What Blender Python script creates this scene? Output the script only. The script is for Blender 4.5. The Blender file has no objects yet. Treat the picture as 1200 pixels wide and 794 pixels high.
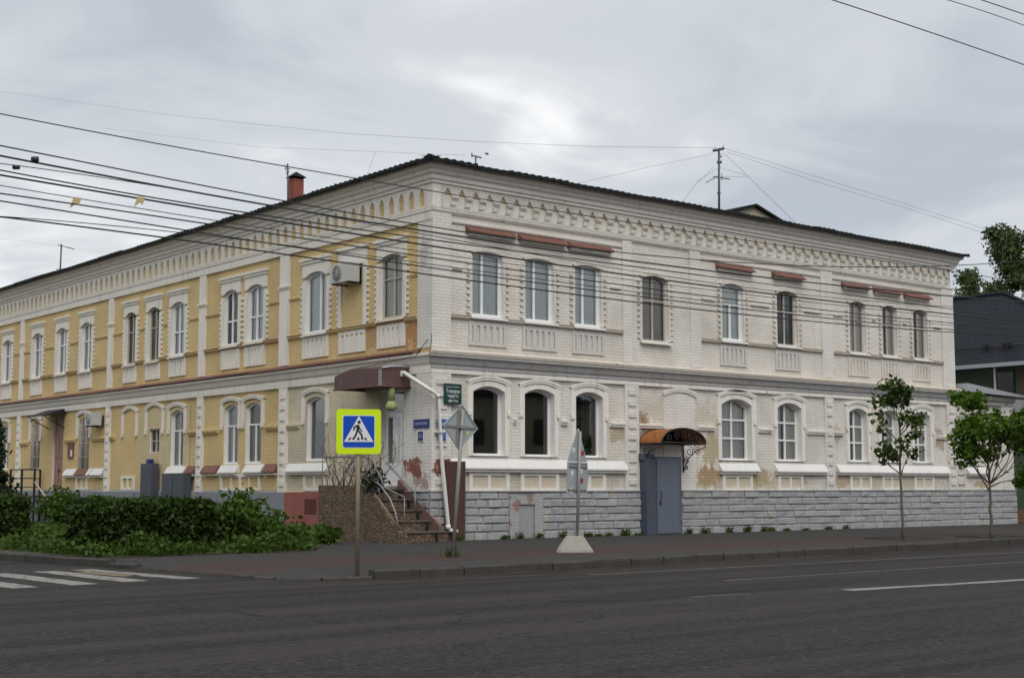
import bpy, bmesh, math, random
from mathutils import Vector, Matrix
from mathutils.geometry import tessellate_polygon
rnd = random.Random(7)
R = math.radians
scene = bpy.context.scene
COL = scene.collection

# ------------------------------------------------------------------ camera
CAM = Vector((-21.854, -29.973, 1.4)); YAW = R(39.35); PITCH = R(6.01); FPX = 1647.0
cd = bpy.data.cameras.new('camera'); co = bpy.data.objects.new('camera', cd); COL.objects.link(co)
cd.sensor_width = 36; cd.lens = FPX / 1200 * 36; cd.clip_end = 3000; cd.clip_start = 0.1
co.location = CAM; co.rotation_euler = (R(90) + PITCH, 0, -YAW)
scene.camera = co
# ------------------------------------------------------------------ world: overcast sky
SUN_EL, SUN_AZ = R(52), R(205)          # azimuth: compass-like, measured from +Y towards +X
w = bpy.data.worlds.new('World'); scene.world = w; w.use_nodes = True
nt = w.node_tree; nt.nodes.clear()
def wn(t, **k):
    n = nt.nodes.new(t)
    for a, b in k.items(): setattr(n, a, b)
    return n
L = nt.links.new
out = wn('ShaderNodeOutputWorld'); bg = wn('ShaderNodeBackground'); bg.inputs[1].default_value = 0.1
sky = wn('ShaderNodeTexSky', sky_type='NISHITA', sun_disc=False, sun_elevation=SUN_EL, sun_rotation=SUN_AZ)
tc = wn('ShaderNodeTexCoord'); sep = wn('ShaderNodeSeparateXYZ'); L(tc.outputs['Generated'], sep.inputs[0])
zz = wn('ShaderNodeMath', operation='MAXIMUM'); zz.inputs[1].default_value = 0.0; L(sep.outputs[2], zz.inputs[0])
za = wn('ShaderNodeMath', operation='ADD'); za.inputs[1].default_value = 0.16; L(zz.outputs[0], za.inputs[0])
dx = wn('ShaderNodeMath', operation='DIVIDE'); L(sep.outputs[0], dx.inputs[0]); L(za.outputs[0], dx.inputs[1])
dy = wn('ShaderNodeMath', operation='DIVIDE'); L(sep.outputs[1], dy.inputs[0]); L(za.outputs[0], dy.inputs[1])
cx = wn('ShaderNodeCombineXYZ'); L(dx.outputs[0], cx.inputs[0]); L(dy.outputs[0], cx.inputs[1])
cx.inputs[2].default_value = 3.3
def wnoise(scale, detail, rough, dist=0.0):
    n = wn('ShaderNodeTexNoise'); n.inputs['Scale'].default_value = scale; n.inputs['Detail'].default_value = detail
    n.inputs['Roughness'].default_value = rough; n.inputs['Distortion'].default_value = dist; L(cx.outputs[0], n.inputs['Vector']); return n
n1 = wnoise(0.7, 6, 0.52, 0.4); n2 = wnoise(2.0, 6, 0.55, 0.8)
mx = wn('ShaderNodeMix', data_type='FLOAT'); mx.inputs[0].default_value = 0.36
L(n1.outputs['Fac'], mx.inputs[2]); L(n2.outputs['Fac'], mx.inputs[3])
cr = wn('ShaderNodeValToRGB'); cr.color_ramp.interpolation = 'EASE'
e = cr.color_ramp.elements
e[0].position = 0.36; e[0].color = (0.46, 0.505, 0.56, 1)
e[1].position = 0.62; e[1].color = (0.93, 0.93, 0.93, 1)
el = cr.color_ramp.elements.new(0.5); el.color = (0.61, 0.64, 0.675, 1)
L(mx.outputs[0], cr.inputs[0])
sc_ = wn('ShaderNodeVectorMath', operation='SCALE'); sc_.inputs['Scale'].default_value = 9.6; L(cr.outputs[0], sc_.inputs[0])
mc = wn('ShaderNodeMix', data_type='RGBA'); mc.inputs[0].default_value = 0.94
L(sky.outputs[0], mc.inputs[6]); L(sc_.outputs[0], mc.inputs[7])
L(mc.outputs[2], bg.inputs[0]); L(bg.outputs[0], out.inputs[0])
# ------------------------------------------------------------------ sun through cloud
sd = bpy.data.lights.new('sun', 'SUN'); so = bpy.data.objects.new('sun', sd); COL.objects.link(so)
sd.energy = 1.7; sd.angle = R(50); sd.color = (1, 0.965, 0.92)
sdir = Vector((math.sin(SUN_AZ) * math.cos(SUN_EL), math.cos(SUN_AZ) * math.cos(SUN_EL), math.sin(SUN_EL)))
so.rotation_euler = sdir.to_track_quat('Z', 'Y').to_euler(); so.location = (-20, -40, 40)
scene.view_settings.view_transform = 'Standard'; scene.view_settings.look = 'None'
scene.view_settings.exposure = 0.2; scene.view_settings.gamma = 1.0
scene.render.engine = 'CYCLES'
scene.cycles.max_bounces = 6; scene.cycles.transparent_max_bounces = 12

# ------------------------------------------------------------------ pixel helpers (photo is 1200 x 794)
_r = Vector((math.cos(YAW), -math.sin(YAW), 0)); _f = Vector((math.sin(YAW) * math.cos(PITCH), math.cos(YAW) * math.cos(PITCH), math.sin(PITCH))); _u = _r.cross(_f)
def ray(x, y): return _f * FPX + _r * (x - 600) - _u * (y - 397)
def onR(x, y, Y=0.0): d = ray(x, y); return CAM + d * ((Y - CAM.y) / d.y)
def onL(x, y, X=0.0): d = ray(x, y); return CAM + d * ((X - CAM.x) / d.x)
def onG(x, y, z=0.0): d = ray(x, y); return CAM + d * ((z - CAM.z) / d.z)
def atD(x, y, dist): d = ray(x, y); return CAM + d * (dist / math.hypot(d.x, d.y))

# ------------------------------------------------------------------ materials
def newmat(name):
    m = bpy.data.materials.new(name); m.use_nodes = True; t = m.node_tree; t.nodes.clear()
    o = t.nodes.new('ShaderNodeOutputMaterial'); p = t.nodes.new('ShaderNodeBsdfPrincipled')
    t.links.new(p.outputs[0], o.inputs[0]); return m, t, p
class NB:
    def __init__(s, t): s.t = t; s.l = t.links.new
    def n(s, ty, ins=None, **k):
        n = s.t.nodes.new(ty)
        for a, b in k.items(): setattr(n, a, b)
        for key, v in (ins or {}).items():
            if hasattr(v, 'links') or isinstance(v, bpy.types.NodeSocket): s.l(v, n.inputs[key])
            else: n.inputs[key].default_value = v
        return n
    def math(s, op, a, b=0.0, c=None, clamp=False):
        i = {0: a, 1: b}
        if c is not None: i[2] = c
        return s.n('ShaderNodeMath', i, operation=op, use_clamp=clamp).outputs[0]
    def mix(s, f, a, b, blend='MIX'):
        return s.n('ShaderNodeMix', {0: f, 6: a, 7: b}, data_type='RGBA', blend_type=blend).outputs[2]
    def noise(s, vec, scale, detail=4, rough=0.55, dist=0.0):
        return s.n('ShaderNodeTexNoise', {'Vector': vec, 'Scale': scale, 'Detail': detail, 'Roughness': rough, 'Distortion': dist}).outputs['Fac']
    def ramp(s, f, lo, hi, a=0.0, b=1.0):
        return s.n('ShaderNodeMapRange', {0: f, 1: lo, 2: hi, 3: a, 4: b}, interpolation_type='SMOOTHSTEP').outputs[0]
    def pos(s): return s.n('ShaderNodeNewGeometry').outputs['Position']
    def scale(s, v, sx, sy, sz): return s.n('ShaderNodeVectorMath', {0: v, 1: (sx, sy, sz)}, operation='MULTIPLY').outputs[0]
def c4(c): return (c[0], c[1], c[2], 1)
def mul(c, k): return (c[0] * k, c[1] * k, c[2] * k, 1)

def brickmat(name, col, mortar=0.72, var=0.16, streak=0.22, bump=0.6, spots=(), peel=None, peel_col=(0.36, 0.30, 0.22), stain_col=(0.30, 0.27, 0.23)):
    m, t, p = newmat(name); b = NB(t); P = b.pos()
    sp = b.n('ShaderNodeSeparateXYZ', {0: P}); s_ = b.math('ADD', sp.outputs[0], sp.outputs[1])
    v = b.n('ShaderNodeCombineXYZ', {0: s_, 1: sp.outputs[2], 2: 0.0}).outputs[0]
    vw = b.n('ShaderNodeVectorMath', {0: v, 1: b.scale(b.n('ShaderNodeTexNoise', {'Vector': P, 'Scale': 1.3, 'Detail': 2}).outputs['Color'], 0.012, 0.012, 0)}, operation='ADD').outputs[0]
    br = b.n('ShaderNodeTexBrick', {'Vector': vw, 'Color1': c4(col), 'Color2': mul(col, 0.93), 'Mortar': mul(col, mortar), 'Scale': 1.0, 'Mortar Size': 0.011, 'Mortar Smooth': 0.45, 'Brick Width': 0.27, 'Row Height': 0.088})
    c = br.outputs['Color']
    big = b.noise(P, 0.55, 5, 0.6); c = b.mix(b.ramp(big, 0.35, 0.72, 0, var * 2.2), c, c4(stain_col), 'MIX')
    fine = b.noise(P, 9, 4, 0.65); c = b.mix(b.ramp(fine, 0.5, 0.85, 0, 0.35), c, mul(col, 0.62))
    st = b.noise(b.scale(P, 4.5, 4.5, 0.35), 1.0, 4, 0.6); c = b.mix(b.ramp(st, 0.52, 0.8, 0, streak), c, c4(stain_col))
    if peel:
        pe = b.noise(P, 2.3, 6, 0.68, 0.4); c = b.mix(b.ramp(pe, peel, peel + 0.04), c, c4(peel_col))
    for (sx, sy, sz, rx, ry, rz, colr, k) in spots:
        d = b.n('ShaderNodeVectorMath', {0: b.n('ShaderNodeVectorMath', {0: P, 1: (sx, sy, sz)}, operation='SUBTRACT').outputs[0], 1: (1 / rx, 1 / ry, 1 / rz)}, operation='MULTIPLY').outputs[0]
        ln = b.n('ShaderNodeVectorMath', {0: d}, operation='LENGTH').outputs['Value']
        nz = b.noise(P, 3.6, 6, 0.72); q = b.math('ADD', ln, b.math('MULTIPLY', b.math('SUBTRACT', nz, 0.5), 3.4))
        rc = b.mix(b.noise(P, 14, 2), mul(colr, 0.6), mul(colr, 1.25))
        c = b.mix(b.ramp(q, 0.92, 0.62, 0, k), c, rc)
    t.links.new(c, p.inputs['Base Color']); p.inputs['Roughness'].default_value = 0.85
    h = b.math('ADD', b.math('MULTIPLY', br.outputs['Fac'], -1.0), b.math('MULTIPLY', fine, 0.5))
    bp = b.n('ShaderNodeBump', {'Strength': bump, 'Distance': 0.012, 'Height': h}); t.links.new(bp.outputs[0], p.inputs['Normal'])
    return m

def plain(name, col, rough=0.7, var=0.15, scale=6, metal=0.0, bump=0.15, streak=0.0, stain=None, stain_thr=0.58, spec=None, stain_scale=3):
    m, t, p = newmat(name); b = NB(t); P = b.pos()
    n = b.noise(P, scale, 5, 0.6); c = b.mix(n, mul(col, 1 - var), mul(col, 1 + var))
    if streak:
        st = b.noise(b.scale(P, 5, 5, 0.4), 1.0, 4, 0.6); c = b.mix(b.ramp(st, 0.5, 0.8, 0, streak), c, mul(col, 0.45))
    if stain:
        sn = b.noise(P, stain_scale, 6, 0.68, 0.3); c = b.mix(b.ramp(sn, stain_thr, stain_thr + 0.07), c, c4(stain))
    t.links.new(c, p.inputs['Base Color']); p.inputs['Roughness'].default_value = rough; p.inputs['Metallic'].default_value = metal
    if spec is not None: p.inputs['Specular IOR Level'].default_value = spec
    if bump:
        bp = b.n('ShaderNodeBump', {'Strength': bump, 'Distance': 0.01, 'Height': b.noise(P, scale * 4, 4)}); t.links.new(bp.outputs[0], p.inputs['Normal'])
    return m

def leafmat(name, col, hue=0.35):
    m, t, p = newmat(name); b = NB(t)
    g = b.n('ShaderNodeNewGeometry'); r = g.outputs['Random Per Island']
    c = b.mix(r, mul(col, 0.6), c4((col[0] * 1.5, col[1] * 1.35, col[2] * 1.1)))
    c = b.mix(b.ramp(b.noise(g.outputs['Position'], 1.6, 3), 0.35, 0.7, 0, hue), c, mul((col[0] * 1.3, col[1] * 1.1, col[2] * 0.8), 0.9))
    t.links.new(c, p.inputs['Base Color']); p.inputs['Roughness'].default_value = 0.6; p.inputs['Specular IOR Level'].default_value = 0.25
    o = [n for n in t.nodes if n.type == 'OUTPUT_MATERIAL'][0]
    tr = b.n('ShaderNodeBsdfTranslucent', {'Color': c}); ms = b.n('ShaderNodeMixShader', {0: 0.25, 1: p.outputs[0], 2: tr.outputs[0]})
    t.links.new(ms.outputs[0], o.inputs[0]); return m

def glassmat(name, tint=(0.95, 0.97, 0.97), wav=0.012, refl=1.0):
    m, t, p = newmat(name); b = NB(t); t.nodes.remove(p); P = b.pos()
    o = [n for n in t.nodes if n.type == 'OUTPUT_MATERIAL'][0]
    bp = b.n('ShaderNodeBump', {'Strength': wav, 'Distance': 0.05, 'Height': b.noise(P, 1.7, 2)})
    fr = b.n('ShaderNodeFresnel', {'IOR': 1.55, 'Normal': bp.outputs[0]})
    gl = b.n('ShaderNodeBsdfGlossy', {'Roughness': 0.02, 'Normal': bp.outputs[0]}); tr = b.n('ShaderNodeBsdfTransparent', {'Color': c4(tint)})
    ms = b.n('ShaderNodeMixShader', {0: b.math('MULTIPLY', fr.outputs[0], 1.25 * refl, clamp=True), 1: tr.outputs[0], 2: gl.outputs[0]})
    t.links.new(ms.outputs[0], o.inputs[0]); return m

OCH = (0.36, 0.22, 0.08); RED = (0.24, 0.07, 0.045); BRN = (0.26, 0.17, 0.10)
M = {}
M['white'] = brickmat('white_painted_brick', (0.775, 0.735, 0.665), mortar=0.76, var=0.2, streak=0.34, peel=0.64, peel_col=(0.62, 0.52, 0.37), stain_col=(0.40, 0.36, 0.30), spots=[
    (7.6, 0, 3.35, .55, .5, .35, BRN, 1), (8.2, 0, 3.0, .9, .5, .3, BRN, .8), (10.9, 0, 2.6, .8, .5, .7, (0.42, 0.31, 0.14), .7), (10.6, 0, 1.75, .8, .5, .35, OCH, .85),
    (13.0, 0, 1.75, .8, .5, .3, OCH, .7), (14.8, 0, 1.6, .7, .5, .25, OCH, .5), (6.75, 0, 2.95, .4, .4, .35, OCH, .55), (17.2, 0, 1.6, .9, .5, .3, OCH, .5),
    (23.0, 0, 3.1, .35, .4, .5, BRN, .6), (25.8, 0, 1.5, .8, .4, .18, OCH, .6), (17.0, 0, 3.2, .35, .4, .35, BRN, .5), (12.0, 0, 1.5, 3.2, .5, .3, (0.46, 0.36, 0.2), .6), (4, 0, 1.5, 4, .5, .25, (0.5, 0.42, 0.28), .5), (20, 0, 1.5, 4.5, .5, .28, (0.48, 0.38, 0.24), .5), (9.6, 0, 3.6, 2.6, .5, .5, (0.55, 0.47, 0.33), .45)])
M['white2'] = brickmat('white_pilaster_brick', (0.79, 0.76, 0.71), mortar=0.78, streak=0.3, stain_col=(0.42, 0.38, 0.33), spots=[(0, 0.75, 1.9, .4, .55, .3, RED, .95), (0.35, 0, 1.9, .42, .4, .3, RED, .95), (0, 0.3, 7.7, .4, .25, .5, RED, .25), (0, 0.35, 1.55, .3, .5, .25, RED, .6)])
M['yellow'] = brickmat('yellow_painted_brick', (0.74, 0.555, 0.265), mortar=0.7, var=0.16, streak=0.25, peel=0.66, peel_col=(0.62, 0.54, 0.38), stain_col=(0.38, 0.28, 0.14), spots=[(0, .9, 5.5, .3, .9, .4, (0.42, 0.16, 0.06), .7), (0, 2.9, 5.6, .3, .6, .5, (0.4, 0.2, 0.08), .5)])
M['yellow2'] = brickmat('faded_cream_brick', (0.70, 0.58, 0.33), mortar=0.75, var=0.12)
M['cream'] = brickmat('cream_stained_brick', (0.72, 0.63, 0.45), mortar=0.75, var=0.2)
M['trim'] = plain('white_trim_plaster', (0.77, 0.74, 0.685), 0.85, 0.12, 7, streak=0.5, stain=(0.38, 0.34, 0.28), stain_thr=0.64)
M['trimL'] = plain('white_limewashed_trim', (0.77, 0.735, 0.66), 0.85, 0.12, 7, streak=0.45, stain=(0.42, 0.33, 0.2), stain_thr=0.66)
M['ledge'] = plain('weathered_grey_and_corbel_shade', (0.42, 0.41, 0.40), 0.9, 0.25, 5, streak=0.5)
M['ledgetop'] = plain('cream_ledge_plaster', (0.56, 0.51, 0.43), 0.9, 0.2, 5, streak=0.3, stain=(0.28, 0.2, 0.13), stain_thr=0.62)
M['sillbrown'] = plain('worn_brown_sill_course', (0.27, 0.20, 0.15), 0.9, 0.4, 9)
M['rust'] = plain('rust_red_flashing', (0.18, 0.078, 0.055), 0.7, 0.35, 7, stain=(0.2, 0.15, 0.12), stain_thr=0.66)
M['rustc'] = plain('orange_rusted_sheet', (0.30, 0.10, 0.022), 0.75, 0.5, 4, stain=(0.10, 0.05, 0.03), stain_thr=0.56, streak=0.3)
M['plinth'] = plain('grey_blue_plinth_stone', (0.33, 0.335, 0.345), 0.9, 0.2, 7, bump=0.8, streak=0.25, stain=(0.43, 0.40, 0.33), stain_thr=0.57, stain_scale=2.2)
M['plinthj'] = plain('grey_plinth_joints', (0.25, 0.25, 0.255), 0.9, 0.2, 8)
M['plinthL'] = plain('grey_painted_plinth', (0.225, 0.235, 0.265), 0.8, 0.15, 3, stain=(0.40, 0.33, 0.27), stain_thr=0.6, stain_scale=1.5)
M['pink'] = brickmat('pink_red_painted_brick', (0.33, 0.10, 0.085), mortar=0.75, var=0.15, stain_col=(0.35, 0.2, 0.17))
M['pvc'] = plain('white_window_plastic', (0.76, 0.77, 0.77), 0.4, 0.04, 3, bump=0)
M['trimsill'] = plain('white_painted_sill_sheet', (0.70, 0.69, 0.67), .5, .06, 5, streak=.2)
M['frieze_back'] = plain('limewashed_niche', (0.71, 0.67, 0.585), .9, .12, 7)
M['apron_dirty'] = plain('grey_weathered_apron', (0.58, 0.565, 0.53), .9, .25, 9, streak=.5)
M['niche_back'] = plain('dusty_white_niche', (0.60, 0.53, 0.41), .9, .2, 7)
M['wood'] = plain('old_painted_window_wood', (0.46, 0.42, 0.36), 0.75, 0.25, 12, stain=(0.25, 0.19, 0.14), stain_thr=0.62)
M['glass'] = glassmat('window_glass')
M['glassd'] = glassmat('dark_shop_glass', (0.5, 0.6, 0.56), 0.015, 2.0)
M['curtb'] = plain('pale_blue_blind', (0.78, 0.84, 0.85), 0.9, 0.06, 3, bump=0)
M['curtw'] = plain('white_net_curtain', (0.70, 0.69, 0.66), 0.95, 0.12, 5, bump=0)
M['curtd'] = plain('dusty_beige_curtain', (0.36, 0.34, 0.31), 0.95, 0.25, 5, bump=0)
M['curtg'] = plain('dark_green_drape', (0.035, 0.08, 0.06), 0.95, 0.2, 5, bump=0)
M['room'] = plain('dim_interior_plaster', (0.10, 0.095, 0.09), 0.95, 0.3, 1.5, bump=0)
M['roof'] = plain('dark_corrugated_roof', (0.013, 0.015, 0.014), 0.85, 0.4, 3, spec=.12)
M['galv'] = plain('galvanised_roof_metal', (0.40, 0.43, 0.46), 0.45, 0.12, 3, metal=0.3)
M['asph'] = plain('x', (0.05, 0.05, 0.05))
M['stone'] = None
M['brown'] = plain('brown_canopy_metal', (0.115, 0.062, 0.055), 0.6, 0.2, 4, stain=(0.17, 0.12, 0.10), stain_thr=0.62)
M['board'] = plain('brown_ribbed_panel', (0.09, 0.042, 0.03), 0.6, 0.2, 5, streak=0.3)
M['doorg'] = plain('blue_grey_painted_steel', (0.115, 0.135, 0.175), 0.5, 0.1, 3, bump=0.05, streak=0.2)
M['doord'] = plain('dark_blue_grey_steel', (0.06, 0.075, 0.105), 0.5, 0.12, 3, bump=0.05)
M['cab'] = plain('slate_grey_cabinet_paint', (0.06, 0.068, 0.085), 0.55, 0.12, 4, bump=0.05)
M['blackm'] = plain('black_wrought_iron', (0.012, 0.012, 0.014), 0.5, 0.3, 6, bump=0)
M['greym'] = plain('grey_painted_iron', (0.24, 0.24, 0.25), 0.5, 0.15, 6, bump=0)
M['pole'] = plain('galvanised_post', (0.27, 0.27, 0.26), 0.55, 0.15, 6, metal=0.2, bump=0.05)
M['poley'] = plain('ochre_grey_post', (0.24, 0.205, 0.13), 0.6, 0.2, 6, bump=0.05)
M['signback'] = plain('dull_aluminium_sheet', (0.38, 0.42, 0.44), 0.5, 0.12, 5, metal=0.1, bump=0.05, streak=0.25)
M['conc'] = plain('pale_concrete', (0.30, 0.285, 0.25), 0.9, 0.18, 6, bump=0.4, streak=0.15)
M['kerb'] = plain('kerb_concrete', (0.062, 0.058, 0.053), 0.9, 0.45, 3.5, bump=0.7, streak=0.6, spec=.2)
M['pipe'] = plain('white_plastic_pipe', (0.70, 0.69, 0.65), 0.45, 0.08, 4, bump=0)
M['fy'] = plain('fluorescent_yellow_film', (0.62, 0.84, 0.0), 0.45, 0.03, 3, bump=0)
M['sblue'] = plain('sign_blue_film', (0.0, 0.07, 0.46), 0.4, 0.03, 3, bump=0)
M['swhite'] = plain('sign_white_film', (0.72, 0.73, 0.74), 0.45, 0.03, 3, bump=0)
M['sblack'] = plain('sign_black_film', (0.012, 0.012, 0.012), 0.5, 0.1, 3, bump=0)
M['pblue'] = plain('street_plate_blue', (0.02, 0.09, 0.36), 0.45, 0.05, 3, bump=0)
M['pnavy'] = plain('street_plate_navy', (0.018, 0.03, 0.16), 0.45, 0.05, 3, bump=0)
M['sgreen'] = plain('dark_green_sign', (0.004, 0.042, 0.034), 0.4, 0.06, 3, bump=0)
M['sred'] = plain('red_sticker', (0.36, 0.03, 0.045), 0.5, 0.1, 9, bump=0)
M['chim'] = brickmat('red_chimney_brick', (0.27, 0.075, 0.055), mortar=0.9, var=0.1, stain_col=(0.2, 0.1, 0.08))
M['antenna'] = plain('weathered_antenna_metal', (0.10, 0.10, 0.10), 0.5, 0.2, 6, metal=0.5, bump=0)
M['cable'] = plain('black_cable_sheath', (0.018, 0.018, 0.02), 0.6, 0.1, 6, bump=0)
M['cableg'] = plain('grey_wire', (0.2, 0.205, 0.21), 0.6, 0.1, 6, bump=0)
M['bark'] = plain('grey_brown_bark', (0.13, 0.105, 0.08), 0.9, 0.3, 14, bump=0.6)
M['birchbark'] = plain('pale_birch_bark', (0.42, 0.40, 0.37), 0.85, 0.3, 8, stain=(0.05, 0.05, 0.05), stain_thr=0.6)
M['leaf1'] = leafmat('lime_leaf', (0.045, 0.085, 0.015)); M['leaf2'] = leafmat('bright_leaf', (0.07, 0.15, 0.016))
M['birchleaf'] = leafmat('birch_leaf', (0.07, 0.115, 0.04)); M['hedgeleaf'] = leafmat('hedge_leaf', (0.030, 0.062, 0.010))
M['bushleaf'] = leafmat('bush_leaf', (0.05, 0.105, 0.013)); M['grass'] = leafmat('verge_grass', (0.046, 0.09, 0.013)); M['vine'] = plain('dry_vine_stem', (0.12, 0.075, 0.05), 0.9, 0.3, 9)
M['conif'] = leafmat('dark_spruce_leaf', (0.018, 0.04, 0.022))
M['soil'] = plain('dark_verge_soil', (0.05, 0.045, 0.03), 0.95, 0.3, 5, bump=0.6)
M['acw'] = plain('grey_white_unit_casing', (0.50, 0.50, 0.48), 0.5, 0.08, 4, bump=0, streak=0.25)
M['grille'] = plain('dark_fan_grille', (0.06, 0.06, 0.065), 0.6, 0.2, 8, bump=0)
M['palegreen'] = plain('pale_green_fabric', (0.30, 0.34, 0.15), 0.9, 0.2, 9)
M['doorbrown'] = plain('pinkish_brown_door_paint', (0.30, 0.165, 0.125), 0.6, 0.1, 3, bump=0.05)
M['hgreen'] = plain('olive_green_render', (0.055, 0.08, 0.05), 0.85, 0.15, 2)
M['tiles'] = None
M['oldline'] = plain('worn_white_road_paint', (0.22, 0.212, 0.195), 0.8, 0.3, 7, stain=(0.035, 0.033, 0.032), stain_thr=0.55, stain_scale=5)
M['fadeline'] = plain('faded_road_paint', (0.115, 0.107, 0.095), 0.85, 0.2, 7, stain=(0.035, 0.033, 0.032), stain_thr=0.58, stain_scale=5)
M['yline'] = plain('worn_yellow_road_paint', (0.2, 0.15, 0.085), 0.85, 0.2, 7, stain=(0.035, 0.033, 0.032), stain_thr=0.54, stain_scale=5)
M['patch'] = plain('dark_tar_patch', (0.022, 0.020, 0.0195), 0.85, 0.3, 9, bump=0.5, spec=.2)

def roadmat():
    m, t, p = newmat('worn_asphalt'); b = NB(t); P = b.pos()
    a = b.noise(b.scale(P, 0.12, 0.5, 1), 1.0, 5, 0.6, 0.3); g = b.noise(P, 13, 3, 0.85); g2 = b.noise(P, 4.5, 5, 0.75); md = b.noise(P, 1.6, 6, 0.65)
    c = b.mix(a, (0.0178, 0.0159, 0.0148, 1), (0.0385, 0.0337, 0.0314, 1))
    c = b.mix(b.ramp(g, 0.5, 0.68, 0, 0.75), c, (0.0777, 0.0681, 0.0629, 1)); c = b.mix(b.ramp(g, 0.48, 0.34, 0, 0.8), c, (0.0067, 0.0063, 0.0063, 1))
    c = b.mix(b.ramp(g2, 0.52, 0.75, 0, 0.5), c, (0.0133, 0.0126, 0.0126, 1)); c = b.mix(b.ramp(md, 0.5, 0.75, 0, 0.45), c, (0.0148, 0.0141, 0.0141, 1))
    tr = b.noise(b.scale(P, 0.04, 1.7, 1), 1.0, 4, 0.55); c = b.mix(b.ramp(tr, 0.5, 0.62, 0, 0.55), c, (0.0459, 0.0400, 0.0370, 1)); c = b.mix(b.ramp(tr, 0.46, 0.36, 0, 0.5), c, (0.0133, 0.0126, 0.0118, 1))
    wv = b.n('ShaderNodeVectorMath', {0: P, 1: b.scale(b.n('ShaderNodeTexNoise', {'Vector': P, 'Scale': 1.4, 'Detail': 4}).outputs['Color'], .9, .9, 0)}, operation='ADD').outputs[0]
    vo = b.n('ShaderNodeTexVoronoi', {'Vector': wv, 'Scale': 0.16}, feature='DISTANCE_TO_EDGE').outputs['Distance']
    c = b.mix(b.math('MULTIPLY', b.ramp(vo, 0.005, 0.0015, 0, 0.8), b.ramp(md, .45, .55)), c, (0.0074, 0.0074, 0.0074, 1))
    t.links.new(c, p.inputs['Base Color']); p.inputs['Roughness'].default_value = 0.85; p.inputs['Specular IOR Level'].default_value = 0.2
    bp = b.n('ShaderNodeBump', {'Strength': 1.0, 'Distance': 0.02, 'Height': b.math('ADD', g, g2)}); t.links.new(bp.outputs[0], p.inputs['Normal']); return m
M['asph'] = roadmat()
def pavemat():
    m, t, p = newmat('pavement_tiles'); b = NB(t); P = b.pos(); sp = b.n('ShaderNodeSeparateXYZ', {0: P})
    # red strip of pavers between two grey strips, follows the kerb
    k = b.math('SUBTRACT', sp.outputs[1], b.math('MULTIPLY', sp.outputs[0], 0.03))
    red = b.math('MULTIPLY', b.ramp(k, -8.05, -7.95), b.ramp(k, -5.35, -5.45))
    n = b.noise(P, 3, 5, 0.6); g = b.noise(P, 40, 3, 0.7)
    br = b.n('ShaderNodeTexBrick', {'Vector': P, 'Color1': (1, 1, 1, 1), 'Color2': (.86, .86, .86, 1), 'Mortar': (.6, .6, .6, 1), 'Scale': 1.0, 'Mortar Size': 0.006, 'Brick Width': 0.22, 'Row Height': 0.11})
    c = b.mix(red, b.mix(n, (0.0333, 0.0318, 0.0303, 1), (0.0614, 0.0577, 0.0540, 1)), b.mix(n, (0.0459, 0.0296, 0.0266, 1), (0.0725, 0.0459, 0.0407, 1)))
    c = b.mix(1.0, c, br.outputs['Color'], 'MULTIPLY'); c = b.mix(b.ramp(g, .5, .8, 0, .3), c, (0.0370, 0.0355, 0.0333, 1))
    c = b.mix(b.ramp(b.noise(P, 0.7, 5, 0.65), 0.5, 0.75, 0, 0.55), c, (0.0281, 0.0266, 0.0252, 1)); p.inputs['Specular IOR Level'].default_value = 0.25
    t.links.new(c, p.inputs['Base Color']); p.inputs['Roughness'].default_value = 0.85
    bp = b.n('ShaderNodeBump', {'Strength': 0.4, 'Distance': 0.006, 'Height': br.outputs['Fac']}); bp.invert = True; t.links.new(bp.outputs[0], p.inputs['Normal']); return m
M['pave'] = pavemat()
def rubblemat():
    m, t, p = newmat('brown_crazy_stone_cladding'); b = NB(t); P = b.pos()
    vo = b.n('ShaderNodeTexVoronoi', {'Vector': b.scale(P, 1, 1, 1.6), 'Scale': 6.5}); ed = b.n('ShaderNodeTexVoronoi', {'Vector': b.scale(P, 1, 1, 1.6), 'Scale': 6.5}, feature='DISTANCE_TO_EDGE').outputs['Distance']
    hs = b.n('ShaderNodeSeparateColor', {0: vo.outputs['Color']}).outputs[0]
    c = b.mix(hs, (0.075, 0.046, 0.030, 1), (0.27, 0.185, 0.12, 1)); c = b.mix(b.noise(P, 22, 4), c, (0.13, 0.088, 0.06, 1))
    c = b.mix(b.ramp(ed, 0.06, 0.02), c, (0.05, 0.04, 0.034, 1))
    t.links.new(c, p.inputs['Base Color']); p.inputs['Roughness'].default_value = 0.8
    bp = b.n('ShaderNodeBump', {'Strength': 0.8, 'Distance': 0.03, 'Height': b.ramp(ed, 0, 0.12)}); t.links.new(bp.outputs[0], p.inputs['Normal']); return m
M['stone'] = rubblemat()
def rooftilemat():
    m, t, p = newmat('dark_slate_metal_tile'); b = NB(t); P = b.pos()
    sp = b.n('ShaderNodeSeparateXYZ', {0: P}); v = b.n('ShaderNodeCombineXYZ', {0: sp.outputs[1], 1: b.math('MULTIPLY', sp.outputs[2], 1.6), 2: 0.0}).outputs[0]
    br = b.n('ShaderNodeTexBrick', {'Vector': v, 'Color1': (0.012, 0.0145, 0.021, 1), 'Color2': (0.016, 0.019, 0.027, 1), 'Mortar': (0.006, 0.007, 0.01, 1), 'Scale': 1.0, 'Mortar Size': 0.02, 'Brick Width': 0.3, 'Row Height': 0.35})
    t.links.new(br.outputs[0], p.inputs['Base Color']); p.inputs['Roughness'].default_value = 0.7; p.inputs['Specular IOR Level'].default_value = 0.2
    bp = b.n('ShaderNodeBump', {'Strength': 0.5, 'Distance': 0.03, 'Height': br.outputs['Fac']}); bp.invert = True; t.links.new(bp.outputs[0], p.inputs['Normal']); return m
M['tiles'] = rooftilemat()

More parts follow.
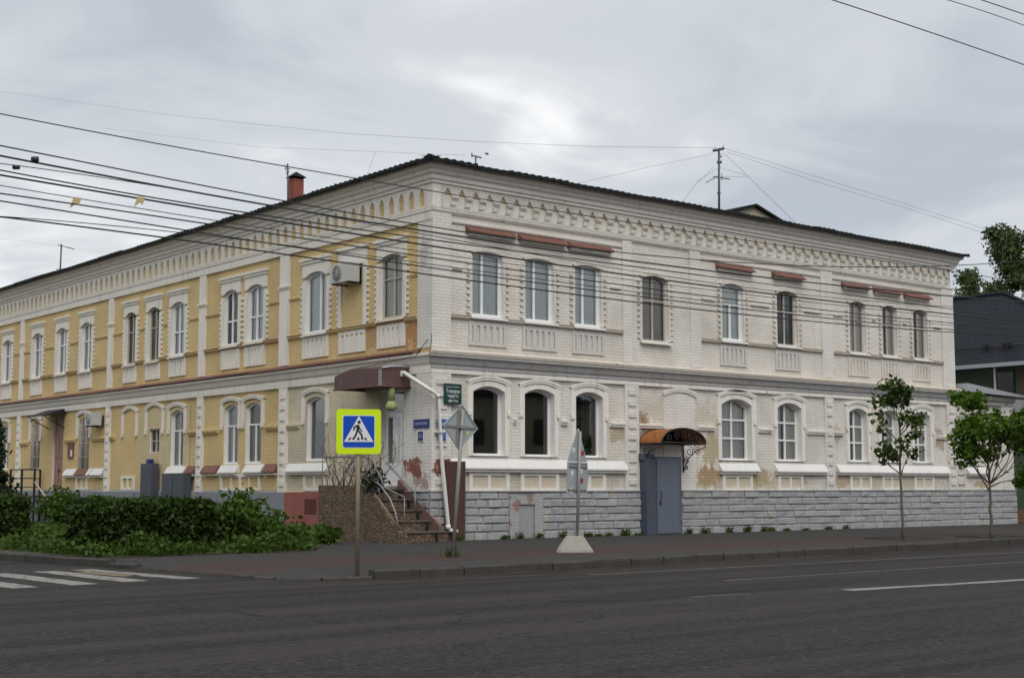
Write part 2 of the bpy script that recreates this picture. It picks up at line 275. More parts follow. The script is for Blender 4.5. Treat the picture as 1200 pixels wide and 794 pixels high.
# ------------------------------------------------------------------ mesh helpers
def face_map(f):
    if f == 'R': return lambda s, d, z: (s, -d, z)
    if f == 'L': return lambda s, d, z: (-d, s, z)
    return lambda x, y, z: (x, y, z)
class MB:
    def __init__(s, f='W'): s.v = []; s.f = []; s.m = []; s.fm = face_map(f); s.cur = 0; s.smooth = []
    def P(s, a, b, c): s.v.append(s.fm(a, b, c)); return len(s.v) - 1
    def face(s, idx, sm=False): s.f.append(list(idx)); s.m.append(s.cur); s.smooth.append(sm)
    def box(s, a0, a1, b0, b1, z0, z1):
        i = [s.P(a, b, z) for z in (z0, z1) for b in (b0, b1) for a in (a0, a1)]
        for q in ((0, 2, 3, 1), (4, 5, 7, 6), (0, 1, 5, 4), (2, 6, 7, 3), (0, 4, 6, 2), (1, 3, 7, 5)): s.face([i[k] for k in q])
        return s
    def prism(s, poly, b0, b1):            # poly in (s,z), extruded along depth
        n = len(poly); A = [s.P(p[0], b0, p[1]) for p in poly]; B = [s.P(p[0], b1, p[1]) for p in poly]
        s.face(A); s.face(B[::-1])
        for k in range(n): s.face([A[k], A[(k + 1) % n], B[(k + 1) % n], B[k]])
        return s
    def ring(s, outer, inner, b0, b1):     # same point count
        n = len(outer); O0 = [s.P(p[0], b0, p[1]) for p in outer]; O1 = [s.P(p[0], b1, p[1]) for p in outer]
        I0 = [s.P(p[0], b0, p[1]) for p in inner]; I1 = [s.P(p[0], b1, p[1]) for p in inner]
        for k in range(n):
            j = (k + 1) % n
            s.face([O0[k], O0[j], I0[j], I0[k]]); s.face([O1[k], O1[j], I1[j], I1[k]]); s.face([O0[k], O0[j], O1[j], O1[k]]); s.face([I0[k], I0[j], I1[j], I1[k]])
        return s
    def strip(s, outer, inner, b0, b1):    # open band between two curves
        n = len(outer)
        for k in range(n - 1):
            q = [outer[k], outer[k + 1], inner[k + 1], inner[k]]; s.prism(q, b0, b1)
        return s
    def holed(s, outer, holes, b, depth, wallm=0, revm=1):
        polys = [[Vector((p[0], p[1], 0)) for p in pl] for pl in [outer] + holes]
        tri = tessellate_polygon(polys); flat = [p for pl in polys for p in pl]
        idx = [s.P(p.x, b, p.y) for p in flat]; s.cur = wallm
        for t in tri: s.face([idx[k] for k in t])
        s.cur = revm
        for h in holes:
            a = [s.P(p[0], b, p[1]) for p in h]; c = [s.P(p[0], b - depth, p[1]) for p in h]; n = len(h)
            for k in range(n): s.face([a[k], a[(k + 1) % n], c[(k + 1) % n], c[k]])
        s.cur = 0; return s
    def tube(s, pts, rad, n=6, cap=True):
        pts = [Vector(p) for p in pts]; rings = []
        rr = rad if isinstance(rad, (list, tuple)) else [rad] * len(pts)
        up = None
        for k, p in enumerate(pts):
            t = (pts[min(k + 1, len(pts) - 1)] - pts[max(k - 1, 0)])
            if t.length < 1e-9: t = Vector((0, 0, 1))
            t.normalize()
            if up is None: up = t.orthogonal().normalized()
            else: up = (up - t * up.dot(t)); up = up.normalized() if up.length > 1e-6 else t.orthogonal().normalized()
            sd_ = t.cross(up); rings.append([s.P(*(p + (up * math.cos(2 * math.pi * i / n) + sd_ * math.sin(2 * math.pi * i / n)) * rr[k])) for i in range(n)])
        for k in range(len(rings) - 1):
            for i in range(n): s.face([rings[k][i], rings[k][(i + 1) % n], rings[k + 1][(i + 1) % n], rings[k + 1][i]], True)
        if cap: s.face(rings[0][::-1]); s.face(rings[-1])
        return s
    def build(s, name, mats, parent=None, fix=True):
        me = bpy.data.meshes.new(name); me.from_pydata(s.v, [], s.f)
        ml = mats if isinstance(mats, (list, tuple)) else [mats]
        for m in ml: me.materials.append(M[m] if isinstance(m, str) else m)
        for p, k, sm in zip(me.polygons, s.m, s.smooth): p.material_index = min(k, len(ml) - 1); p.use_smooth = sm
        if fix:
            bm = bmesh.new(); bm.from_mesh(me); bmesh.ops.recalc_face_normals(bm, faces=bm.faces); bm.to_mesh(me); bm.free()
        me.update(); o = bpy.data.objects.new(name, me); COL.objects.link(o)
        if parent: o.parent = parent; o.matrix_parent_inverse = parent.matrix_world.inverted()
        return o
def tag(o, label, cat, group=None): o['label'] = label; o['category'] = cat; (group and o.__setitem__('group', group)); return o
def struct(o): o['kind'] = 'structure'; return o
def thing(name, loc, label, cat, group=None):
    o = bpy.data.objects.new(name, None); o.empty_display_size = 0.3; COL.objects.link(o); o.location = loc
    o.matrix_world = Matrix.Translation(loc)
    return tag(o, label, cat, group)
def share(src, name, loc, parent=None, rot=None, scale=None):
    o = bpy.data.objects.new(name, src.data); COL.objects.link(o)
    if parent: o.parent = parent; o.matrix_parent_inverse = parent.matrix_world.inverted()
    o.location = loc
    if rot: o.rotation_euler = rot
    if scale: o.scale = scale
    return o
def arch(s0, s1, z0, z1, rise, n=8):
    if rise <= 0: return [(s0, z0), (s1, z0), (s1, z1), (s0, z1)]
    pts = [(s0, z0), (s1, z0)]; c = (s0 + s1) / 2; h = (s1 - s0) / 2; zs = z1 - rise
    rad = (h * h + rise * rise) / (2 * rise); a = math.asin(min(1, h / rad)); zc = z1 - rad
    for k in range(n + 1):
        t = a - 2 * a * k / n; pts.append((c + rad * math.sin(t), zc + rad * math.cos(t)))
    return pts
def arc(s0, s1, zs, rise, n=10):
    return [p for p in arch(s0, s1, zs - 1, zs + rise, rise, n)[2:]][::-1]
def clip(poly, lo, hi, ax):
    for sgn, lim in ((1, lo), (-1, hi)):
        o = []
        for k in range(len(poly)):
            a, b = poly[k], poly[(k + 1) % len(poly)]; da, db = sgn * (a[ax] - lim), sgn * (b[ax] - lim)
            if da >= 0: o.append(a)
            if (da >= 0) != (db >= 0):
                t = da / (da - db); o.append((a[0] + (b[0] - a[0]) * t, a[1] + (b[1] - a[1]) * t))
        poly = o
        if not poly: return []
    return poly
def sweep(name, stations, prof, mats, parent=None, closed_ends=True):
    mb = MB(); rows = []
    for st in stations: rows.append([mb.P(*st(d), z) for d, z in prof])
    n = len(prof)
    for k in range(len(rows) - 1):
        for i in range(n): mb.face([rows[k][i], rows[k][(i + 1) % n], rows[k + 1][(i + 1) % n], rows[k + 1][i]])
    mb.face(rows[0]); mb.face(rows[-1])
    return mb.build(name, mats, parent)
def leaves(mb, pts, size, tilt=1.0, elong=1.6):
    for p in pts:
        a = Vector((rnd.gauss(0, 1), rnd.gauss(0, 1), rnd.gauss(0, 1) * tilt)); a = a.normalized() if a.length > 1e-6 else Vector((1, 0, 0))
        b_ = a.orthogonal().normalized(); b_.rotate(Matrix.Rotation(rnd.random() * 6.28, 3, a)); s_ = size * rnd.uniform(0.6, 1.35)
        u, v = b_ * s_ * elong * 0.5, a.cross(b_) * s_ * 0.5; p = Vector(p)
        i = [mb.P(*(p - u)), mb.P(*(p - u * .1 + v)), mb.P(*(p + u)), mb.P(*(p - u * .1 - v))]; mb.face(i)
def text_obj(name, body, size, mat, mtx, parent=None, extr=0.003, align='CENTER'):
    cu = bpy.data.curves.new(name, 'FONT'); cu.body = body; cu.size = size; cu.align_x = align; cu.align_y = 'CENTER'; cu.extrude = extr
    to = bpy.data.objects.new(name, cu); COL.objects.link(to); dg = bpy.context.evaluated_depsgraph_get(); dg.update()
    me = bpy.data.meshes.new_from_object(to.evaluated_get(dg)); bpy.data.objects.remove(to)
    me.transform(mtx); me.materials.clear(); me.materials.append(M[mat]); o = bpy.data.objects.new(name, me); COL.objects.link(o)
    if parent: o.parent = parent; o.matrix_parent_inverse = parent.matrix_world.inverted()
    return o
def extr(mb, s0, s1, prof):               # profile (depth,z) extruded along the facade
    n = len(prof); A = [mb.P(s0, d, z) for d, z in prof]; B = [mb.P(s1, d, z) for d, z in prof]
    mb.face(A); mb.face(B[::-1])
    for k in range(n): mb.face([A[k], A[(k + 1) % n], B[(k + 1) % n], B[k]])
    return mb

# ================================================================== GROUND
def sheet(name, poly, z, mat, parent=None, cuts=0):
    mb = MB(); tri = tessellate_polygon([[Vector((x, y, 0)) for x, y in poly]]); idx = [mb.P(x, y, z) for x, y in poly]
    for t in tri: mb.face([idx[k] for k in t])
    o = mb.build(name, mat, parent, fix=False)
    for p in o.data.polygons:
        if p.normal.z < 0: p.flip()
    return o
struct(sheet('ground', [(-900, -900), (900, -900), (900, 900), (-900, 900)], -0.16, 'soil'))
struct(sheet('road', [(-300, -60), (300, -60), (300, -8.2), (15, -8.8), (-9.0, -10.0), (-9.7, -9.0), (-10.2, -6.5), (-10.6, -3.6), (-11.2, 1), (-12.5, 60), (-26, 60), (-24, -8.0), (-300, -8.0)], -0.14, 'asph'))
kp = [(60, -6.4), (14.0, -8.62), (5.34, -9.36), (-2.26, -9.78), (-6.6, -10.02), (-8.5, -10.0)]
kcor = [(-8.5, -10.0), (-9.35, -9.75), (-9.85, -9.1), (-10.05, -8.0), (-10.15, -6.6)]
kside = [(-10.15, -6.6), (-10.5, -3.9), (-11.1, 0.3), (-12.4, 40)]
full = kp + kcor[1:] + kside[1:]
kin = [(-8.3, -9.0), (-8.8, -8.7), (-9.0, -8.2), (-9.1, -7.6), (-9.2, -6.4), (-9.6, -3.9)]
kout = kcor + [(-10.5, -3.9)]
mb = MB(); A_ = [mb.P(x, y, -0.105) for x, y in kout]; B_ = [mb.P(x, y, 0.001) for x, y in kin]
for k in range(5): mb.face([A_[k], A_[k + 1], B_[k + 1], B_[k]])
mb.face([A_[0], B_[0], mb.P(-8.0, -9.98, 0.0)]); mb.face([A_[5], B_[5], mb.P(-10.55, -3.5, 0.0)])
struct(mb.build('pavement_ramp', 'pave'))
pave = struct(sheet('pavement', kp[:-1] + [(-8.0, -9.98)] + kin + [(-10.55, -3.5), (-11.1, .3)] + [(-12.2, 40), (-10, 40), (-10, -2.9), (-5.2, -2.75), (-3.2, .1), (-1.0, 3.2), (.3, 3.2), (.3, 1.2), (0.6, 1.2), (28, 1.0), (60, 1.0)], 0.0, 'pave'))
struct(sheet('verge', [(-10.22, -3.1), (-5.4, -2.95), (-3.4, -.2), (-1.5, 2.9), (0.4, 3.0), (0.4, 40), (-12.2, 40), (-10.95, 0.3)], 0.012, 'soil'))
kerb = bpy.data.objects.new('kerb', None); COL.objects.link(kerb); struct(kerb)
def kerbline(pts, topz, length=1.0, drop=None):
    acc = []
    for a, b in zip(pts, pts[1:]):
        a, b = Vector(a), Vector(b); n = max(1, round((b - a).length / length))
        for k in range(n): acc.append((a + (b - a) * (k / n), a + (b - a) * ((k + 1) / n)))
    for a, b in acc:
        if b.x > 36 or a.y > 26: continue
        t = (b - a).normalized(); nrm = Vector((-t.y, t.x)); nrm = nrm if nrm.dot(Vector((0, -10)) - Vector((0, 0))) else nrm
        mb = MB(); g = 0.012; a2, b2 = a + t * g, b - t * g
        zt = topz(a) + rnd.uniform(-.012, .01) if callable(topz) else topz + rnd.uniform(-.012, .01)
        ins = Vector((-t.y, t.x)); ins = -ins if (ins.dot(Vector((0, 5)) - (a + b) / 2) < 0) else ins
        o_ = rnd.uniform(-.015, .015)
        q = [a2 - ins * (.02 + o_), b2 - ins * (.02 + o_), b2 + ins * .15, a2 + ins * .15]
        c = 0.025; q2 = [q[0] + ins * c, q[1] + ins * c, q[2], q[3]]
        lo = [mb.P(p.x, p.y, -0.2) for p in q]; mi = [mb.P(p.x, p.y, zt - c) for p in q]; hi = [mb.P(p.x, p.y, zt) for p in q2]
        for A, B in ((lo, mi), (mi, hi)):
            for k in range(4): mb.face([A[k], A[(k + 1) % 4], B[(k + 1) % 4], B[k]])
        mb.face(hi); mb.build('kerb_stone', 'kerb', kerb)
kerbline(kp, 0.012); kerbline(kcor, lambda a: -0.095, 0.6); kerbline(kside, lambda a: -0.1 + min(0.11, max(0, (a.y + 5.8) * .06)))
# dropped corner apron (a flush asphalt ramp between kerb and tiles)
# road paint
def strip(name, p0, p1, wd, mat, z=-0.136, jag=0.0):
    a, b = Vector(p0), Vector(p1); t = (b - a).normalized(); n = Vector((-t.y, t.x)); k = max(2, int((b - a).length / 0.25))
    up = [a + (b - a) * i / k + n * (wd / 2 + rnd.uniform(-jag, jag)) for i in range(k + 1)]; dn = [a + (b - a) * i / k - n * (wd / 2 + rnd.uniform(-jag, jag)) for i in range(k + 1)]
    return struct(sheet(name, [tuple(p) for p in up] + [tuple(p) for p in dn[::-1]], z, mat))
strip('lane_line', (-4.4, -16.62), (3.2, -17.35), 0.26, 'oldline', jag=0.03)
strip('lane_line', (-4.2, -13.99), (14, -13.9), 0.10, 'fadeline', jag=0.02)
strip('lane_line', (-4.9, -11.4), (30, -11.8), 0.10, 'fadeline', jag=0.02)
strip('lane_line', (-7.2, -16.05), (-6.1, -16.2), 0.07, 'fadeline', jag=0.02)
for x0, ya, yb in ((-14.75, -5.0, -8.5), (-13.75, -4.6, -8.3), (-12.75, -4.45, -8.2), (-11.8, -4.3, -8.0), (-10.85, -4.2, -7.95)):
    if x0 < -11: strip('crossing_stripe', (x0 - .12, ya), (x0, yb), 0.46, 'oldline', jag=0.02)
    else: strip('crossing_stripe', (x0 - .35, ya), (x0 + .05, yb), 0.42, 'oldline', jag=0.02)
strip('crossing_stripe', (-11.42, -4.9), (-11.28, -6.6), 0.36, 'yline', jag=0.04)
struct(sheet('tar_patch', [(-12.0, -16.5), (-8.0, -14.3), (-3.0, -14.6), (-2.0, -16.1), (-5, -16.4), (-8.6, -17.4)], -0.1365, 'patch')) if False else None
struct(sheet('tar_patch', [(-9.2, -15.3), (-6.4, -14.55), (-4.6, -14.75), (-1.9, -14.5), (-1.5, -15.2), (-3.6, -15.9), (-6.4, -15.75), (-8.4, -16.1)], -0.1366, 'patch'))
struct(sheet('tar_patch', [(-3.5, -20.3), (-2.4, -19.9), (-1.4, -20.3), (-1.8, -20.9), (-3.0, -21.0)], -0.1366, 'patch'))
def dustmat():
    m, t, p = newmat('kerbside_dust'); b = NB(t); P = b.pos()
    n = b.noise(b.scale(P, .5, 3, 1), 1.0, 6, .7, .4); g = b.noise(P, 14, 3, .8)
    c = b.mix(b.ramp(n, .42, .6), (0.0252, 0.0222, 0.0207, 1), (0.0555, 0.0459, 0.0385, 1)); c = b.mix(b.ramp(g, .52, .7, 0, .6), c, (0.0133, 0.0126, 0.0118, 1))
    t.links.new(c, p.inputs['Base Color']); p.inputs['Roughness'].default_value = .95; p.inputs['Specular IOR Level'].default_value = .1; return m
M['dust'] = dustmat()
gd = [(x, y - .03) for x, y in kp[1:]] + [(-9.4, -9.85)]; gi = []
for i_, (x, y) in enumerate(gd): gi.append((x, y - .5))
xs_ = [14.0 - .4 * k for k in range(57)]
def kyl(x):
    for (xa, ya), (xb, yb) in zip(kp, kp[1:]):
        if xb <= x <= xa: return ya + (yb - ya) * (x - xa) / (xb - xa)
    return -10.0
struct(sheet('gutter_dust', [(x, kyl(x) + .02) for x in xs_] + [(x, kyl(x) - .55 - rnd.uniform(-.14, .2)) for x in xs_[::-1]], -0.1372, 'dust'))
mb = MB(); mb.tube([(-4.7, -5.75, -.02), (-4.7, -5.75, .006)], .34, 18); tag(mb.build('manhole_cover', 'blackm'), 'round dark iron manhole cover in the pavement by the corner steps', 'manhole cover')

# ================================================================== BUILDING
RX, LY, ZT = 24.0, 36.0, 9.5
B = thing('corner_building', (0, 0, 0), 'two storey old brick corner building, white street front and yellow side wall with arched windows', 'building')
WIN = []   # face, s0,s1,z0,z1,rise,recess,style,frame,curtain
def W(*a): a = list(a); a[5] *= .62; WIN.append(tuple(a))
for s0, s1, cu in ((1.31, 2.38, 'curtb'), (3.19, 4.24, 'curtb'), (5.06, 6.08, 'curtb')): W('R', s0, s1, 6.04, 7.82, .10, .2, 'V', 'pvc', cu)
W('R', 7.77, 8.88, 5.78, 7.78, .22, .2, 'T2', 'wood', 'curtd')
W('R', 11.31, 12.32, 6.04, 7.86, .2, .2, 'T1', 'pvc', 'curtb'); W('R', 13.97, 15.0, 6.05, 7.86, .2, .2, 'T2', 'wood', 'curtg')
for s0, s1 in ((17.81, 18.72), (19.67, 20.55), (21.53, 22.40)): W('R', s0, s1, 6.04, 7.83, .2, .2, 'T2', 'wood', 'curtw')
for s0, s1, cu in ((1.34, 2.44, None), (3.15, 4.25, None), (5.06, 6.12, 'curtg')): W('R', s0, s1, 2.24, 4.13, .24, .28, 'P', 'pvc', cu)
W('R', 11.2, 12.62, 2.24, 4.18, .32, .32, 'T3', 'pvc', 'curtw'); W('R', 13.89, 15.1, 2.24, 4.15, .28, .3, 'T3', 'pvc', 'curtw')
for s0, s1 in ((17.64, 18.66), (19.45, 20.45), (21.4, 22.38)): W('R', s0, s1, 2.26, 4.1, .26, .28, 'T3', 'pvc', 'curtw')
W('L', 1.36, 2.46, 6.04, 7.82, .22, .2, 'T2', 'wood', 'curtw'); W('L', 5.28, 6.48, 5.97, 7.8, .22, .2, 'V', 'pvc', 'curtb')
for s0, s1, z0, st, fr, cu in ((9.0, 10.06, 6.0, 'V2', 'pvc', 'curtb'), (10.66, 11.64, 6.0, 'V2', 'pvc', None), (14.48, 15.5, 5.95, 'V2', 'pvc', 'curtb'), (16.47, 17.38, 5.9, 'T2', 'wood', 'curtg'), (18.43, 19.3, 5.9, 'T2', 'wood', None),
                        (22.45, 23.45, 5.92, 'T2', 'pvc', 'curtw'), (24.93, 25.92, 5.96, 'T2', 'pvc', 'curtw'), (27.59, 28.58, 5.96, 'T2', 'pvc', 'curtw'), (31.1, 32.08, 5.96, 'T2', 'pvc', 'curtw'), (33.9, 34.9, 5.96, 'T2', 'wood', 'curtw')):
    W('L', s0, s1, z0, 7.82, .22, .2, st, fr, cu)
W('L', 5.30, 6.35, 2.17, 4.06, .2, .25, 'P', 'pvc', None)
W('L', 9.06, 10.08, 2.14, 4.06, .22, .25, 'T1', 'pvc', 'curtd'); W('L', 10.55, 11.5, 2.14, 4.06, .22, .25, 'T1', 'pvc', 'curtw')
W('L', 14.4, 15.4, 2.08, 4.04, .22, .25, 'T1', 'pvc', 'curtw'); W('L', 16.25, 17.08, 2.6, 3.45, 0, .2, 'X', 'wood', None)
W('L', 22.42, 23.42, 2.05, 4.1, .22, .22, 'B', 'wood', 'curtd'); W('L', 27.5, 28.45, 2.15, 4.1, .22, .22, 'B', 'wood', 'curtd'); W('L', 31.1, 32.1, 2.15, 4.1, .22, .22, 'T1', 'pvc', 'curtw')
DOORH = [('L', 1.28, 2.45, 1.42, 4.05), ('L', 25.0, 26.1, 1.07, 4.2)]
BLIND = [('L', 3.32, 4.46, 6.0, 7.85, .18), ('L', 18.24, 19.2, 1.75, 4.1, .25), ('R', 8.62, 10.0, 1.3, 4.35, .22)]
for f, wm, nm, x1 in (('R', 'white', 'street_wall', RX), ('L', 'yellow', 'side_wall', LY)):
    mb = MB(f); holes = [arch(a[1], a[2], a[3], a[4], a[5]) for a in WIN if a[0] == f]
    holes += [[(d[1], d[3]), (d[2], d[3]), (d[2], d[4]), (d[1], d[4])] for d in DOORH if d[0] == f]
    mb.holed([(0, 0), (x1, 0), (x1, ZT), (0, ZT)], holes, 0.0, 0.34)
    mb.build(nm, [wm, 'trim' if f == 'R' else 'trimL'], B)
mb = MB(); mb.box(RX - .02, RX, 0.02, 12, 0, ZT); mb.box(11.9, RX, 11.98, 12, 0, ZT); mb.box(12, 12.02, 12, LY, 0, ZT); mb.box(0, 12, LY - .02, LY, 0, ZT)
mb.build('rear_wall', 'white', B)
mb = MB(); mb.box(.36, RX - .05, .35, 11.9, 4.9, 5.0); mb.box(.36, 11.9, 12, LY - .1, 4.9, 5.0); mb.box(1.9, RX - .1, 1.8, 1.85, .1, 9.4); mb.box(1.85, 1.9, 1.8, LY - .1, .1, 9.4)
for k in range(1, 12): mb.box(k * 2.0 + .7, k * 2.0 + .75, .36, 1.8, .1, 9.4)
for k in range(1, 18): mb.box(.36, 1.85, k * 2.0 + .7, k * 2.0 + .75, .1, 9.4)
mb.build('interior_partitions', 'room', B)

# ---- windows
def window(f, s0, s1, z0, z1, rise, rec, style, fr, cu):
    fw = 0.07 if fr == 'pvc' else 0.055; rec = rec * (.62 if f == 'L' else .8); d1, d0 = -rec + .06, -rec
    o = arch(s0, s1, z0, z1, rise); i = arch(s0 + fw, s1 - fw, z0 + fw, z1 - fw, max(rise - .01, 0) if rise else 0)
    mb = MB(f); mb.ring(o, i, d0 - .02, d1)
    cxs = []; czs = []; h = z1 - z0; wd = s1 - s0; vz = None
    if style == 'V': cxs = [.40]
    elif style == 'V2': cxs = [.56]; czs = [.44]
    elif style == 'T1': cxs = [.5]; czs = [.64]; vz = .64
    elif style in ('T2', 'B'): cxs = [.5]; czs = [.62]
    elif style == 'T3': cxs = [.5]; czs = [.36, .66]
    elif style == 'X': cxs = [.5]; czs = [.5]
    mw = .036 if fr == 'pvc' else .024
    ex = [s0 + fw] + [s0 + wd * c for c in cxs] + [s1 - fw]; ez = [z0 + fw] + [z0 + h * c for c in czs] + [z1 - fw]
    for c in ex[1:-1]:
        top = z0 + h * vz if vz else z1 - fw - .005
        mb.box(c - mw, c + mw, d0 - .015, d1 - .006, z0 + fw - .01, top)
    for c in ez[1:-1]: mb.box(s0 + fw - .01, s1 - fw + .01, d0 - .012, d1 - .012, c - mw * .8, c + mw * .8)
    win = mb.build('window', [fr], B)
    for k in range(len(ex) - 1):
        for j in range(len(ez) - 1):
            pl = clip(clip(i, ex[k], ex[k + 1], 0), ez[j], ez[j + 1], 1)
            if len(pl) < 3: continue
            g = MB(f); dd = d0 + .012 + rnd.uniform(-.004, .004); tl = rnd.uniform(-.006, .006)
            idx = [g.P(p[0], dd + tl * (p[1] - z0), p[1]) for p in pl]; g.face(idx); po = g.build('pane', 'glassd' if style == 'P' else 'glass', win, fix=False); [q_.flip() for q_ in po.data.polygons if q_.normal.dot(Vector((0, -1, 0) if f == 'R' else (-1, 0, 0))) < 0]
    if cu:
        g = MB(f); n = 26; prev = None; full_ = rnd.random() < .6
        rng = [(s0 + .02, s1 - .02)] if cu == 'curtb' or full_ else [(s0 + .02, s0 + wd * .4), (s1 - wd * .42, s1 - .02)]
        if cu == 'curtg': rng = [(s0 + wd * .45, s1 - .02)]
        for a, b2 in rng:
            prev = None; m_ = max(6, int(n * (b2 - a) / wd)); amp = .008 if cu == 'curtb' else .03
            for k in range(m_ + 1):
                s_ = a + (b2 - a) * k / m_; d_ = d0 - .045 + amp * math.sin(k * 1.7) + rnd.uniform(-.3, .3) * amp
                q = (g.P(s_, d_, z0 + .03), g.P(s_, d_, z1 - .02))
                if prev: g.face([prev[0], q[0], q[1], prev[1]], True)
                prev = q
        g.build('curtain', cu, win, fix=False)
    if style == 'B':
        g = MB(f); fm = face_map(f)
        for k in range(7):
            s_ = s0 + wd * (k + .5) / 7; g.tube([(s_, .02, z0), (s_, .02, z1 - .06)], .012, 5)
        for zz_ in (.25, .5, .75): g.box(s0, s1, .015, .03, z0 + h * zz_, z0 + h * zz_ + .025)
        g.build('window_bars', 'wood', win)
    return win
for a in WIN: window(*a)

# ---- string courses, cornices
def stR(end=True):
    return [lambda d: (RX + d, 11.5), lambda d: (RX + d, -d), lambda d: (-d, -d)]
def stL(): return [lambda d: (-d, -d), lambda d: (-d, LY)]
cor = [(0, 9.5), (.13, 9.5), (.13, 9.57), (.18, 9.6), (.18, 9.70), (.25, 9.75), (.25, 9.83), (.36, 9.9), (.38, 10.0), (0, 10.0)]
sweep('eaves_cornice', stR(), cor, 'trim', B); sweep('eaves_cornice', stL(), cor, 'trimL', B)
lf = [(0, 8.70), (.05, 8.72), (.09, 8.78), (.09, 8.82), (0, 8.84)]
sweep('frieze_moulding', stR(), lf, 'trim', B)
lfl = [(0, 8.52), (.075, 8.52), (.075, 8.74), (.1, 8.76), (.1, 8.82), (0, 8.83)]
sweep('frieze_moulding', stL(), lfl, 'trimL', B)
mid = [(0, 4.52), (.07, 4.54), (.07, 4.62), (.11, 4.66), (.16, 4.80), (.23, 4.84), (.23, 4.90), (0, 4.93)]
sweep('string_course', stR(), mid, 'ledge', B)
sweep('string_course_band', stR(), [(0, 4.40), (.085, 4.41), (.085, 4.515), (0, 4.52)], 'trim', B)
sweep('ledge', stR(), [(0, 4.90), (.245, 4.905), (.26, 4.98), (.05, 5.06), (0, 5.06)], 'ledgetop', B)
sweep('string_course', stL(), [(0, 4.40), (.085, 4.41), (.085, 4.52), (.07, 4.62), (.12, 4.68), (.17, 4.82), (.23, 4.86), (.23, 4.93), (0, 4.95)], 'trimL', B)
# rust flashing along the side wall in lengths
mb = None; y = 0.55
while y < LY:
    ln = rnd.uniform(1.6, 2.4); mb = MB('L'); e0 = rnd.uniform(-.012, .012)
    extr(mb, y, min(LY, y + ln + .03), [(0.0, 4.955), (.27, 4.945 + e0), (.29, 4.955 + e0), (.29, 4.99 + e0), (.02, 5.08), (0, 5.08)]); mb.build('flashing', 'rust', B); y += ln
# ---- frieze of pointed niches
def niche_module(f, mats, corbel):
    mb = MB(f); w2 = .24; nb = .125; zb, zs, zp = 8.90, 9.22, 9.42
    mb.holed([(-w2, 8.835), (w2, 8.835), (w2, 9.5), (-w2, 9.5)], [[(-nb, zb), (nb, zb), (nb, zs), (nb * .55, zs + .12), (0, zp), (-nb * .55, zs + .12), (-nb, zs)]], .085, .07 if not corbel else .05, 0, 0)
    mb.cur = 1; i = [mb.P(x_, (.036 if corbel else .02), z_) for x_, z_ in ((-nb, zb - .01), (nb, zb - .01), (nb, zs), (-nb, zs))]; mb.face(i)
    mb.cur = 2; i = [mb.P(x_, (.037 if corbel else .022), z_) for x_, z_ in ((-nb, zs), (nb, zs), (nb, zp + .02), (-nb, zp + .02))]; mb.face(i); mb.cur = 0
    if corbel:
        mb.box(nb + .005, w2 + w2 - nb - .005, .08, .125, 9.17, 9.25); mb.cur = 3; mb.box(nb + .01, w2 + w2 - nb - .01, .08, .112, 9.12, 9.169); mb.box(nb - .05, nb + .13, .08, .10, 8.93, 8.965); mb.cur = 0  # grey dashes carry the shade under the corbel steps as colour
    o = mb.build('frieze_niche', mats, B); return o
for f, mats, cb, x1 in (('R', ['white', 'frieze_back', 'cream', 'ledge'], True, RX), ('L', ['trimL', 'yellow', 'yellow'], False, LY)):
    src = None; k = 0
    M['ochre_head'] = M.get('ochre_head') or plain('ochre_niche_head', (0.46, 0.38, 0.25), .9, .3, 6)
    if f == 'R': mats[2] = 'ochre_head'
    while 0.42 + .48 * k + .24 < x1:
        s_ = .42 + .48 * k; loc = (s_, 0, 0) if f == 'R' else (0, s_, 0)
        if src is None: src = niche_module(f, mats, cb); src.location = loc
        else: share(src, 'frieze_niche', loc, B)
        k += 1
mb = MB('R'); mb.box(-.08, .18, 0, .087, 8.835, 9.5); mb.build('corner_block', 'trim', B)
mb = MB('L'); mb.box(-.083, .18, -.05, .085, 8.835, 9.5); mb.build('corner_block', 'trimL', B)

# ---- pilasters
def pil(f, s0, s1, z0, z1, d, mat, cap=None, blocks=False):
    mb = MB(f); mb.box(s0, s1, 0, d, z0, z1)
    if cap: mb.box(s0 - .04, s1 + .04, 0, d + .05, cap, cap + .05); mb.box(s0 - .02, s1 + .02, 0, d + .025, cap - .05, cap)
    if blocks:
        z = z0 + .18; c = (s0 + s1) / 2; h = (s1 - s0) * .27
        while z < z1 - .25:
            mb.box(c - h, c + h, d - .01, d + .035, z, z + .16); z += .33
    return mb.build('pilaster', mat, B)
for a, b2 in ((-.06, .56), (6.94, 7.3), (9.83, 10.3), (16.25, 16.85), (23.3, 24.04)): pil('R', a, b2, 5.07, 8.71, .06, 'white2')
pil('L', -.057, .62, 5.09, 8.52, .057, 'white2')
for a, b2 in ((7.42, 7.97), (12.9, 13.36), (20.4, 20.83), (29.6, 30.02)): pil('L', a, b2, 5.09, 8.52, .06, 'trimL', cap=7.5)
for a, b2 in ((-.08, .56), (6.97, 7.54), (16.3, 16.74), (23.4, 23.96)): pil('R', a, b2, 1.29, 4.41, .08, 'white2', blocks=True)
pil('L', -.077, .62, 1.29, 4.41, .077, 'white2')
for a, b2 in ((7.39, 7.88), (12.89, 13.33), (20.4, 20.8), (29.6, 30.02)): pil('L', a, b2, 1.25, 4.41, .08, 'trimL', blocks=True)
